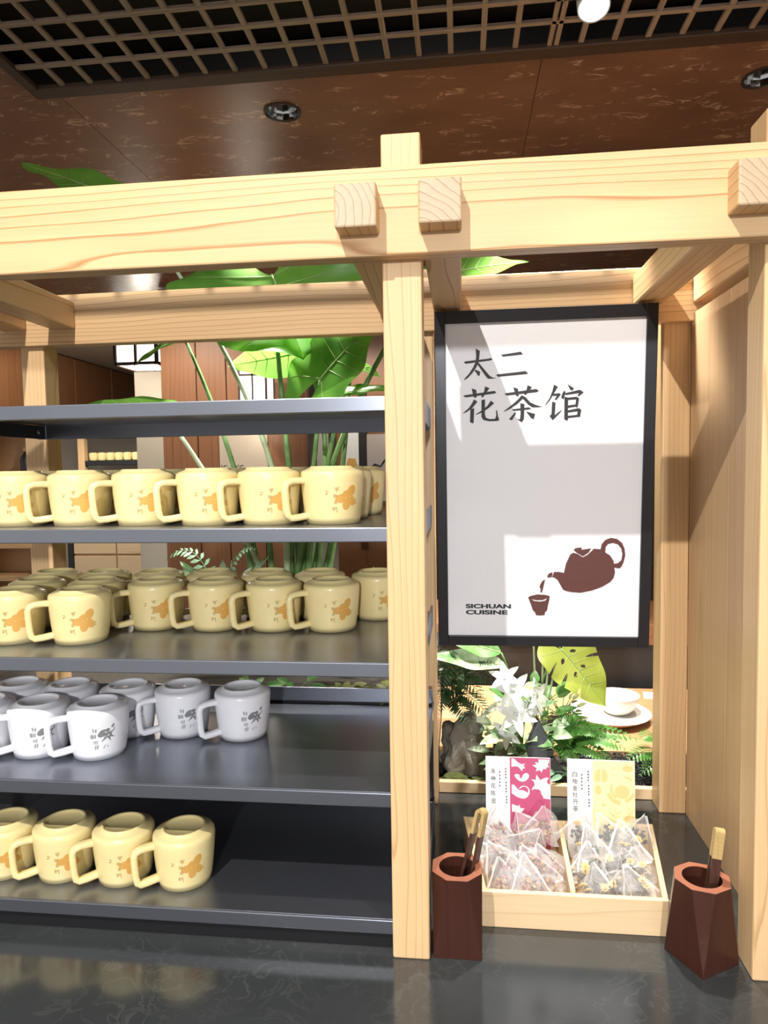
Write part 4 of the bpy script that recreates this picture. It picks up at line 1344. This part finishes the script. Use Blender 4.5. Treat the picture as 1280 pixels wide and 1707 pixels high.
MB().box(-0.032, 0.026, -0.030, 0.030, 0, 0.0012).build('card', 'card_white', t, world_space=False)
MB().box(0.0262, 0.032, -0.030, 0.030, 0, 0.0014).build('edge', 'dark_board', t, world_space=False)

# ------------------------------------------------------------------ plants
def frame_of(base, tip, nrm):
    base, tip, nrm = Vector(base), Vector(tip), Vector(nrm)
    ax = tip - base
    side = ax.cross(nrm).normalized()
    n = side.cross(ax).normalized()
    return base, ax, side, n


def prof_heart(t, lobe):
    if t < 0:
        return 0.86 * sqrt(max(0, 1 - (t / lobe) ** 2)) + 0.02
    return max(0.0, (1 - t ** 1.7)) * (0.88 + 0.30 * t)


def prof_lance(t, lobe):
    return max(0.0, sin(pi * min(1, max(0, t)) ** 0.75)) ** 0.85


def blade(base, tip, nrm, width, prof=prof_lance, lobe=0.0, sag=0.1, fold=0.2, wave=0.06, nt=20, ns=5, slots=(), ph=0.0):
    base, ax, side, n = frame_of(base, tip, nrm)
    L_ = ax.length

    def P(t, s):
        tt = max(-lobe, min(1, t))
        hw = width * prof(tt, lobe)
        a = abs(s)
        if tt < 0:
            i0 = 0.04 + 0.34 * (-tt / lobe)
            a = i0 + (1 - i0) * a
        sg_ = 1 if s >= 0 else -1
        return base + ax * tt - n * sag * L_ * tt * tt + side * sg_ * hw * a + n * (fold * a * hw + wave * width * a * a * sin(tt * 13 + ph + sg_))
    mb = MB()
    for sg_ in (-1, 1):
        vs, fs = [], []
        for i_ in range(nt + 1):
            t_ = -lobe + (1 + lobe) * i_ / nt
            for j_ in range(ns + 1):
                vs.append(P(t_, sg_ * max(1e-4, j_ / ns)))
        for i_ in range(nt):
            tm = -lobe + (1 + lobe) * (i_ + 0.5) / nt
            for j_ in range(ns):
                sm = (j_ + 0.5) / ns
                if any(((tm - sl[0] - 0.16 * sm) / sl[1]) ** 2 + ((sm - sl[2]) / sl[3]) ** 2 < 1 and sl[4] == sg_ for sl in slots):
                    continue
                a_ = i_ * (ns + 1) + j_
                fs.append((a_, a_ + ns + 1, a_ + ns + 2, a_ + 1))
        mb.add(vs, fs)
    return mb, P, n


def veins(P, n, r=0.0016, k=6, lobe=0.0, end=0.95):
    mb = MB()
    pts = [P(t_, 0.001) + n * r * 0.3 for t_ in [i_ / 14 * 0.97 for i_ in range(15)]]
    mb.tube(pts, [r * (1.15 - 0.9 * i_ / 14) for i_ in range(15)], 5)
    for i_ in range(k):
        t0 = 0.02 + 0.72 * i_ / k
        for sg_ in (-1, 1):
            q = [P(t0 + (0.10 * u_ if t0 > 0.03 else -lobe * 0.55 * u_), sg_ * max(0.01, u_ * end)) + n * r * 0.15 for u_ in [j_ / 8 for j_ in range(9)]]
            mb.tube(q, [r * (0.62 - 0.5 * j_ / 8) for j_ in range(9)], 4)
    return mb


alo = thing('alocasia_plant', 'tall elephant ear plant with big bright green leaves behind the shelves', 'plant', (-0.30, 0.63, 0.225))
ROOT = Vector((-0.30, 0.63, 0.225))
leaves = [
    ((-0.655, 0.63, 1.325), (-0.905, 0.60, 1.455), (0.25, -0.62, 0.72), 0.085, 0.30, 'L1', (-0.33, 0.62, 0.70)),
    ((-0.335, 0.67, 1.165), (-0.250, 0.60, 0.965), (0.0, -0.75, 0.60), 0.275, 0.42, 'L2', (-0.31, 0.66, 0.8)),
    ((-0.275, 0.69, 0.985), (-0.455, 0.68, 0.950), (0.0, -0.85, -0.5), 0.062, 0.30, 'L3', (-0.22, 0.68, 0.7)),
    ((-0.212, 0.60, 0.905), (-0.085, 0.58, 1.045), (-0.25, -0.85, 0.45), 0.105, 0.55, 'L4', (-0.25, 0.61, 0.6)),
    ((-0.160, 0.63, 0.880), (-0.045, 0.60, 0.893), (-0.1, -0.6, 0.8), 0.026, 0.15, 'L5', (-0.22, 0.63, 0.6)),
    ((-0.150, 0.65, 0.955), (-0.072, 0.64, 0.918), (0.1, -0.7, 0.7), 0.020, 0.12, 'L6', (-0.19, 0.65, 0.6)),
    ((0.045, 0.63, 1.130), (0.250, 0.60, 1.166), (-0.1, -0.70, 0.65), 0.060, 0.25, 'L7', (-0.18, 0.64, 0.75)),
    ((-0.545, 0.64, 1.025), (-0.660, 0.60, 0.965), (-0.3, -0.6, 0.75), 0.030, 0.15, 'L8', (-0.40, 0.63, 0.6)),
    ((-0.585, 0.58, 0.858), (-0.775, 0.53, 0.870), (0.0, -0.55, 0.85), 0.034, 0.25, 'L9', (-0.42, 0.61, 0.58)),
]
for k, (b0, t0, nr, wd, lb, nm, mid) in enumerate(leaves):
    mb, Pf, n = blade(b0, t0, nr, wd, prof_heart, lb, sag=0.12, fold=0.12, wave=0.07, nt=26, ns=7, ph=k * 1.3)
    lf = mb.build('leaf', 'leaf_alocasia', alo, smooth=True)
    veins(Pf, n, 0.0022 if wd > 0.05 else 0.0013, 5, lb).build('vein', 'leaf_vein', lf, smooth=True)
    r0 = ROOT + Vector((0.022 * ((k * 5) % 7 - 3), 0.012 * ((k * 3) % 5 - 2), 0))
    pts = bez(r0, Vector(mid) * 2 - (r0 + Vector(b0)) * 0.5, b0, 18)
    mb = MB().tube(pts, [0.0095 - 0.0055 * i_ / 18 for i_ in range(19)], 8)
    mb.build('stem', 'stem_pale' if k in (0, 8) else 'stem_green', alo, smooth=True)
# young sheath stems at the foot
for k in range(5):
    r0 = ROOT + Vector((-0.07 + 0.036 * k, -0.02 + 0.01 * (k % 3), 0))
    pts = bez(r0, r0 + Vector((0.0, 0, 0.2)), r0 + Vector((-0.05 + 0.028 * k, 0.01, 0.42 + 0.04 * (k % 2))), 10)
    MB().tube(pts, [0.011 - 0.006 * i_ / 10 for i_ in range(11)], 8).build('stem', 'stem_green', alo, smooth=True)


def frond(parent, pts, leaf_len, mat, n=18, width=0.18, stem='stem_green', droop=0.2, nrm=(0, -0.4, 1), name='frond'):
    """a feathery fern frond: rachis plus paired pinnae"""
    m_ = len(pts) - 1
    mb = MB()
    mb.tube(pts, [0.0014 * (1.1 - i_ / m_) + 0.0003 for i_ in range(m_ + 1)], 4)
    nrm = Vector(nrm).normalized()
    for i_ in range(n):
        f_ = 0.12 + 0.86 * i_ / (n - 1)
        q = f_ * m_
        i0 = min(int(q), m_ - 1)
        p = pts[i0].lerp(pts[i0 + 1], q - i0)
        tg = (pts[i0 + 1] - pts[i0]).normalized()
        sd = tg.cross(nrm).normalized()
        ll = leaf_len * (sin(pi * (0.15 + 0.8 * f_)) ** 0.8) * (1.0 if f_ < 0.9 else 0.7)
        for sg_ in (-1, 1):
            d_ = (sd * sg_ + tg * 0.55).normalized()
            e_ = p + d_ * ll - nrm * ll * droop
            wv = tg * ll * width
            c_ = p.lerp(e_, 0.45) + nrm * ll * 0.05
            mb.add([p, c_ + wv, e_, c_ - wv, p.lerp(e_, 0.75) + wv * 0.7, p.lerp(e_, 0.75) - wv * 0.7], [(0, 1, 3), (1, 4, 5, 3), (4, 2, 5)])
    return mb.build(name, mat, parent)


def fern(label, loc, specs, leaf_len, mat, n=18, width=0.18):
    t = thing('fern', label, 'fern', loc)
    for mid, tip in specs:
        frond(t, bez(loc, mid, tip, 14), leaf_len, mat, n, width)
    return t


fern('dark fern with narrow drooping fronds above the large rock', (0.085, 0.640, 0.13), [((0.09, 0.60, 0.32), (0.185, 0.58, 0.26)), ((0.05, 0.60, 0.29), (0.030, 0.575, 0.235)), ((0.08, 0.60, 0.22), (0.120, 0.55, 0.135)), ((0.06, 0.60, 0.30), (0.155, 0.57, 0.185)), ((0.07, 0.61, 0.33), (0.050, 0.57, 0.20)), ((0.09, 0.60, 0.28), (0.170, 0.575, 0.225)), ((0.08, 0.60, 0.24), (0.165, 0.56, 0.150)), ((0.055, 0.61, 0.25), (0.045, 0.575, 0.150)), ((0.10, 0.62, 0.34), (0.120, 0.58, 0.255)), ((0.07, 0.61, 0.36), (0.062, 0.575, 0.265))], 0.040, 'fern_dark', 20, 0.10)
fern('bright green fern spreading in front of the black card sign', (0.325, 0.610, 0.045), [((0.36, 0.58, 0.15), (0.455, 0.565, 0.085)), ((0.33, 0.58, 0.17), (0.400, 0.565, 0.115)), ((0.31, 0.58, 0.16), (0.305, 0.560, 0.080)), ((0.34, 0.58, 0.13), (0.430, 0.560, 0.055)), ((0.33, 0.59, 0.19), (0.355, 0.575, 0.140)), ((0.32, 0.58, 0.12), (0.345, 0.555, 0.055)), ((0.35, 0.60, 0.15), (0.485, 0.585, 0.100))], 0.034, 'leaf_fern', 18, 0.24)
fern('small yellow green fern beside the right rear post', (0.560, 0.610, 0.02), [((0.53, 0.59, 0.11), (0.450, 0.560, 0.060)), ((0.53, 0.59, 0.14), (0.485, 0.575, 0.105)), ((0.55, 0.58, 0.09), (0.480, 0.550, 0.035)), ((0.56, 0.60, 0.17), (0.525, 0.585, 0.130))], 0.030, 'leaf_fern', 16, 0.16)
fern('fern with pale fronds behind the third shelf', (-0.440, 0.56, 0.30), [((-0.46, 0.54, 0.60), (-0.560, 0.53, 0.505)), ((-0.43, 0.54, 0.55), (-0.350, 0.53, 0.530)), ((-0.45, 0.55, 0.50), (-0.52, 0.52, 0.42))], 0.030, 'leaf_mint', 14, 0.16)


def small_plant(name, label, loc, n, length, width, mat, seed, up=0.6, spread=1.0, cat='plant', prof=prof_lance, rz=(0.05, 0.5), stem=True, sag=0.25):
    """a bushy plant of n separate lance leaves on thin stalks"""
    rnd = random.Random(seed)
    t = thing(name, label, cat, loc)
    loc = Vector(loc)
    for k in range(n):
        a = 2 * pi * k / n + rnd.uniform(-0.4, 0.4)
        h_ = rnd.uniform(*rz) * length * 3
        d_ = Vector((cos(a) * spread, sin(a) * spread * 0.6 - 0.15, up + rnd.uniform(-0.2, 0.3))).normalized()
        b0 = loc + Vector((cos(a) * 0.012, sin(a) * 0.01, 0)) + d_ * h_ * 0.6 + Vector((0, 0, h_ * 0.4))
        l_ = length * rnd.uniform(0.75, 1.15)
        tip = b0 + d_ * l_ - Vector((0, 0, l_ * 0.25))
        mb, Pf, nn = blade(b0, tip, (d_.x * -0.3, -0.55, 0.8), width * rnd.uniform(0.8, 1.15), prof, 0, sag=sag, fold=0.3, wave=0.05, nt=10, ns=3, ph=k)
        mb.tube(bez(loc, loc + Vector((0, 0, h_ * 0.6)), b0, 6), 0.0012, 4)
        mb.build('leaf', mat, t, smooth=True)
    return t


small_plant('variegated_plant', 'bushy plant with white edged green leaves in the middle of the planting', (0.235, 0.605, 0.03), 26, 0.052, 0.0135, 'leaf_variegated', 5, 0.55, 1.0, rz=(0.15, 0.95))
small_plant('variegated_plant', 'low tuft of white striped leaves behind the magenta box', (0.205, 0.570, 0.03), 16, 0.048, 0.0095, 'leaf_variegated', 12, 0.35, 1.1, rz=(0.1, 0.55))
small_plant('leafy_plant', 'dark green leafy ground plant in front of the gravel', (0.380, 0.560, 0.015), 16, 0.034, 0.0095, 'leaf_green', 21, 0.25, 1.3, rz=(0.05, 0.35))
small_plant('mint_leaf_plant', 'pale mint coloured plant hanging between the two tea boxes', (0.325, 0.545, 0.030), 9, 0.036, 0.0075, 'leaf_mint', 31, 0.10, 1.0, rz=(0.05, 0.3))
small_plant('olive_sprig', 'dark olive sprig rising in front of the black card sign', (0.330, 0.640, 0.10), 14, 0.030, 0.0052, 'leaf_olive', 41, 0.7, 0.9, rz=(0.2, 1.0))
small_plant('leafy_plant', 'fresh green leafy stems between the lilies and the monstera', (0.265, 0.625, 0.08), 12, 0.058, 0.0125, 'leaf_green', 51, 0.9, 0.8, rz=(0.2, 0.7))
for k, (x_, lb) in enumerate(((-0.34, 'olive ground cover behind the fourth shelf, nearest the grey white mugs'), (-0.24, 'olive ground cover behind the fourth shelf, left of the middle'), (-0.14, 'olive ground cover behind the fourth shelf, right of the middle'), (-0.05, 'olive ground cover behind the fourth shelf, nearest the middle post'))):
    small_plant('ground_cover', lb, (x_, 0.435, 0.225), 18, 0.040, 0.009, 'leaf_olive' if k > 1 else 'leaf_green', 60 + k, 0.5, 1.3, rz=(0.05, 0.35))
small_plant('variegated_plant', 'pale striped plant between the thick stems behind the third shelf', (-0.43, 0.55, 0.25), 12, 0.075, 0.010, 'leaf_variegated', 77, 1.1, 0.7, rz=(0.5, 1.05))
small_plant('leafy_plant', 'dark leaf tuft beside the middle post behind the third shelf', (-0.05, 0.56, 0.30), 8, 0.10, 0.014, 'leaf_green', 78, 1.4, 0.5, rz=(0.3, 0.55))

# broad striped leaf at the top left of the planting, monstera, lilies
dp = thing('dumb_cane_plant', 'plant with a broad white streaked leaf directly below the sign', 'plant', (0.22, 0.63, 0.02))
mb, Pf, n = blade((0.195, 0.585, 0.262), (0.030, 0.575, 0.282), (0, -0.65, 0.75), 0.026, prof_lance, 0, sag=-0.02, fold=0.35, wave=0.10, nt=20, ns=5)
lf = mb.build('leaf', 'leaf_variegated', dp, smooth=True)
veins(Pf, n, 0.0016, 5).build('vein', 'leaf_vein', lf, smooth=True)
mb, Pf, n = blade((0.190, 0.60, 0.285), (0.060, 0.60, 0.325), (0, -0.65, 0.75), 0.030, prof_lance, 0, sag=-0.02, fold=0.25, wave=0.10, nt=20, ns=5, ph=2)
lf = mb.build('leaf', 'leaf_green', dp, smooth=True)
veins(Pf, n, 0.0016, 5).build('vein', 'leaf_vein', lf, smooth=True)
for b0 in ((0.195, 0.585, 0.262), (0.190, 0.60, 0.285)):
    MB().tube(bez((0.22, 0.63, 0.02), (0.23, 0.61, 0.20), b0, 12), 0.0028, 6).build('stem', 'stem_green', dp, smooth=True)

mo = thing('monstera_plant', 'monstera with one large slotted yellow green leaf below the sign', 'plant', (0.30, 0.65, 0.02))
slots = [(0.02, 0.022, 1.0, 0.5, 1), (0.24, 0.026, 1.0, 0.55, 1), (0.48, 0.022, 1.0, 0.45, 1), (-0.02, 0.018, 1.0, 0.4, -1), (0.22, 0.022, 1.0, 0.5, -1), (0.10, 0.030, 0.28, 0.10, 1), (0.36, 0.030, 0.24, 0.10, 1), (0.08, 0.028, 0.26, 0.09, -1), (0.34, 0.028, 0.22, 0.09, -1)]
mb, Pf, n = blade((0.322, 0.595, 0.298), (0.418, 0.555, 0.186), (0.22, -0.75, 0.60), 0.078, prof_heart, 0.28, sag=0.10, fold=0.10, wave=0.05, nt=130, ns=36, slots=slots)
lf = mb.build('leaf', 'leaf_monstera', mo, smooth=True)
veins(Pf, n, 0.0012, 6, 0.2, 0.8).build('vein', 'leaf_vein', lf, smooth=True)
for k, (tp, md) in enumerate((((0.322, 0.595, 0.298), (0.26, 0.63, 0.22)), ((0.262, 0.62, 0.36), (0.268, 0.63, 0.2)), ((0.285, 0.62, 0.36), (0.285, 0.63, 0.2)), ((0.315, 0.62, 0.37), (0.285, 0.63, 0.2)), ((0.340, 0.62, 0.36), (0.285, 0.63, 0.17)))):
    MB().tube(bez((0.27 + 0.006 * k, 0.645, 0.02), md, tp, 14), 0.0022, 6).build('stem', 'stem_pale' if k > 0 else 'stem_green', mo, smooth=True)

ly = thing('lily_plant', 'white lilies blooming in the middle of the planting', 'flowers', (0.235, 0.60, 0.02))
for k, (c_, fac, s) in enumerate((((0.212, 0.565, 0.212), (0.3, -0.9, 0.25), 0.044), ((0.262, 0.570, 0.198), (0.7, -0.7, 0.3), 0.038), ((0.218, 0.562, 0.158), (0.1, -0.9, 0.45), 0.044), ((0.248, 0.575, 0.170), (0.6, -0.8, 0.2), 0.036), ((0.196, 0.560, 0.240), (-0.2, -0.8, 0.6), 0.034), ((0.200, 0.556, 0.120), (-0.4, -0.9, 0.2), 0.034))):
    c_, fac = Vector(c_), Vector(fac).normalized()
    u_ = fac.orthogonal().normalized()
    v_ = fac.cross(u_)
    fo = MB()
    fo.tube([c_ - fac * s * 0.5, c_ - fac * s * 0.1, c_ + fac * s * 0.1], [0.0015, 0.004, 0.006], 8)
    flo = fo.build('flower', 'petal_white', ly, smooth=True)
    for p_ in range(6):
        a = 2 * pi * p_ / 6 + k
        d_ = (u_ * cos(a) + v_ * sin(a))
        mb, Pf, n = blade(c_, c_ + d_ * s + fac * s * 0.45, fac, s * 0.24, prof_lance, 0, sag=0.30, fold=0.12, wave=0.08, nt=14, ns=4, ph=p_)
        mb.build('petal', 'petal_white', flo, smooth=True)
    MB().tube(bez((0.235, 0.60, 0.02), (0.235, 0.61, 0.12), c_ - fac * s * 0.45, 10), 0.0022, 6).build('stem', 'stem_green', ly, smooth=True)
for k in range(10):
    a = k * 2.4
    b0 = Vector((0.225 + 0.035 * sin(a), 0.592, 0.05 + 0.018 * k))
    mb, Pf, n = blade(b0, b0 + Vector((0.055 * cos(a * 1.7), -0.035, 0.032 * sin(a) + 0.01)), (0, -0.6, 0.8), 0.009, prof_lance, 0, sag=0.2, fold=0.3, nt=10, ns=3)
    mb.build('leaf', 'leaf_variegated', ly, smooth=True)

# ------------------------------------------------------------------ the room behind
def lantern(loc, w, h_, label, power):
    t = thing('lantern', label, 'lantern', loc, group='square paper lanterns')
    e = w * 0.035
    hw = w / 2
    for sx in (-1, 1):
        for sy in (-1, 1):
            MB().box(sx * hw - e, sx * hw + e, sy * hw - e, sy * hw + e, 0, h_).build('frame_bar', 'lantern_frame', t, world_space=False)
    for z_ in (0.0, h_ * 0.82):
        for s_ in (-1, 1):
            MB().box(-hw, hw, s_ * hw - e, s_ * hw + e, z_, z_ + 2 * e).build('frame_bar', 'lantern_frame', t, world_space=False)
            MB().box(s_ * hw - e, s_ * hw + e, -hw, hw, z_, z_ + 2 * e).build('frame_bar', 'lantern_frame', t, world_space=False)
    for s_ in (-1, 1):
        MB().box(-e * 0.8, e * 0.8, s_ * hw - e, s_ * hw + e, 0, h_).build('frame_bar', 'lantern_frame', t, world_space=False)
        MB().box(-hw + e, hw - e, s_ * hw * 0.97 - 0.001, s_ * hw * 0.97 + 0.001, e, h_).build('paper_pane', 'lantern_paper', t, world_space=False)
        MB().box(s_ * hw * 0.97 - 0.001, s_ * hw * 0.97 + 0.001, -hw + e, hw - e, e, h_).build('paper_pane', 'lantern_paper', t, world_space=False)
    MB().box(-hw + e, hw - e, -hw + e, hw - e, 0.004, 0.006).build('paper_pane', 'lantern_paper', t, world_space=False)
    MB().tube([(0, 0, h_ * 0.9), (0, 0, 1.57 - loc[2])], 0.006, 6).build('rod', 'lantern_frame', t, world_space=False)
    point('lantern_light', (loc[0], loc[1], loc[2] - 0.06), power, 0.06)
    return t


lantern((-1.80, 3.10, 1.345), 0.255, 0.19, 'square white paper lantern with dark frame in front of the pale pillar', 5)
lantern((-0.83, 2.17, 0.96), 0.125, 0.215, 'small white lantern hanging before the timber screen between plant stems', 0.7)
spot('room_fill_spot', (-3.3, 4.9, 1.5), (-3.3, 5.2, 0), 90, 150, 0.5, 0.06)  # added spots that brighten the room behind; no such lamps are seen
spot('room_fill_spot', (-1.3, 1.7, 1.55), (-1.2, 2.0, 0), 40, 140, 0.5, 0.05)
spot('room_fill_spot', (-0.5, 2.5, 1.52), (-0.45, 2.8, 0), 25, 140, 0.5, 0.05)
spot('room_fill_spot', (-2.2, 2.9, 1.52), (-2.5, 3.4, 0.5), 16, 150, 0.5, 0.05)
pc = MB().box(-2.05, -1.86, 3.45, 3.70, -0.92, 1.57).build('pillar', 'far_wall', bevel=0.004)
tag(pc, 'pale plastered pillar behind the paper lantern', 'pillar')
tw = thing('timber_screen', 'dark brown timber clad screen standing behind the plants', 'screen wall', (-1.0, 2.35, -0.92))
xs = [-1.35, -1.17, -1.02, -0.84, -0.63]
for a, b_ in zip(xs, xs[1:]):
    box_part('plank', 'brown_Z', tw, (a + 0.002, b_ - 0.002, 2.30, 2.33, -0.92, 1.595), 0.002)
MB().box(-1.34, -0.64, 2.331, 2.42, -0.92, 1.59).build('core', 'dark_board', tw)
nb = thing('notice_board', 'brown notice with a temperature printed on it fixed to the timber screen', 'notice', (-0.96, 2.297, 0.65))
MB().box(-0.10, 0.14, -0.006, 0.0, 0.0, 0.23).build('board', 'far_ceiling', nb, bevel=0.002, world_space=False)
text_mesh('°C–70°C', 'sign_ink', nb, 'lettering', 0.115, 0.026, -0.095, 0.062, -0.0075)
wm = MB().box(-0.62, 0.55, 3.05, 3.12, -0.92, 1.57).build('wall_middle', 'brown_Z')
wm['kind'] = 'structure'


def wall_poster(x0, x1, z0, z1, label, draw=None):
    t = thing('wall_poster', label, 'poster', (x0, 3.03, z0), group='posters on the rear wall')
    MB().box(0, x1 - x0, 0, 0.012, 0, z1 - z0).build('sheet', 'card_white' if draw == 'orange' else 'paper_wall', t, world_space=False)
    if draw == 'orange':
        MB().poly([(0.012, 0.18), (0.06, 0.175), (0.075, 0.21), (0.06, 0.25), (0.02, 0.255), (0.008, 0.22)], bfn(-0.001), 0.001).build('picture', 'orange_print', t, world_space=False)
    if draw == 'bird':
        MB().tube([(0.03, -0.003, 0.19), (0.05, -0.003, 0.215), (0.08, -0.003, 0.205), (0.10, -0.003, 0.235), (0.115, -0.003, 0.245)], [0.006, 0.004, 0.003, 0.004, 0.002], 5).build('picture', 'sign_ink', t, world_space=False)
        MB().poly([(0.022, 0.185), (0.04, 0.20), (0.05, 0.222), (0.03, 0.21)], bfn(-0.001), 0.001).build('picture', 'sign_ink', t, world_space=False)
    return t


wall_poster(-0.735, -0.665, 0.45, 0.95, 'grey sheet hanging at the edge of the timber screen')
wall_poster(-0.568, -0.486, 0.52, 0.93, 'white poster with an orange picture on the rear wall', 'orange')
wall_poster(-0.438, -0.300, 0.52, 0.91, 'grey poster with a black curved drawing on the rear wall', 'bird')
MBk = MB().box(-0.484, -0.440, 3.02, 3.045, 0.3, 1.2).build('frame_strip', 'dark_board')
tag(MBk, 'black vertical strip between the two rear posters', 'strip')

fs_ = thing('rear_shelf_unit', 'distant timber framed shelf with a row of cream mugs', 'shelf unit', (-3.55, 6.1, -0.92))
for x0 in (-3.965, -3.215):
    box_part('post', 'ash_Z', fs_, (x0, x0 + 0.075, 6.0, 6.07, -0.92, 1.45), 0.003)
for z_ in (0.20, 0.50, 0.850, 1.15):
    box_part('shelf_plate', 'black_metal', fs_, (-3.888, -3.217, 6.0, 6.36, z_ - 0.05, z_), 0.002)
far_body = bpy.data.objects.get('body')
for k in range(7):
    o = cream_proto.children[0].copy()
    o.name = 'mug'
    COL.objects.link(o)
    o.parent = None
    o.location = (-3.83 + 0.097 * k, 6.08, 0.8505)
    tag(o, f'tiny distant cream mug on the rear shelf, {ORD[k] if k < 6 else "rightmost"} of seven', 'mug', 'distant mugs on the rear shelf')
dc = thing('drawer_cabinet', 'distant pale wooden drawer cabinet behind the third shelf', 'cabinet', (-3.2, 5.4, -0.92))
box_part('carcass', 'oak_X', dc, (-3.64, -2.74, 5.32, 5.75, -0.92, 0.09), 0.002)
box_part('side_strip', 'dark_board', dc, (-3.70, -3.642, 5.30, 5.75, -0.92, 0.09), 0.002)
for x0 in (-3.635, -3.195):
    for z0 in (-0.90, -0.52, -0.065):
        box_part('drawer', 'pale_X', dc, (x0, x0 + 0.43, 5.30, 5.3195, z0, z0 + (0.36 if z0 < -0.6 else 0.435 if z0 < -0.2 else 0.145)), 0.003)
lc = thing('rear_cupboard', 'distant open timber cupboard at the left edge', 'cupboard', (-4.75, 6.2, -0.92))
box_part('back', 'oak_X', lc, (-5.2, -4.50, 6.35, 6.38, -0.92, 1.2), 0.002)
for x0 in (-5.22, -4.52):
    box_part('side', 'oak_X', lc, (x0, x0 + 0.03, 6.0, 6.35, -0.92, 1.2), 0.002)
for z0 in (-0.92, -0.45, -0.09, 0.25, 0.66, 1.17):
    box_part('shelf', 'oak_X', lc, (-5.19, -4.525, 6.0, 6.35, z0, z0 + 0.06), 0.002)
bt = thing('bottle', 'tiny dark bottle in the distant cupboard', 'bottle', (-4.63, 6.1, 0.7205))
MB().lathe([(0, 0), (0.05, 0), (0.055, 0.02), (0.055, 0.16), (0.04, 0.2), (0.02, 0.22), (0.02, 0.27), (0, 0.27)], 16).build('bottle_body', 'dark_board', bt, smooth=True, world_space=False)
MB().lathe([(0.022, 0.245), (0.022, 0.29), (0, 0.29)], 12).build('cap', 'tong_pale', bt, world_space=False)
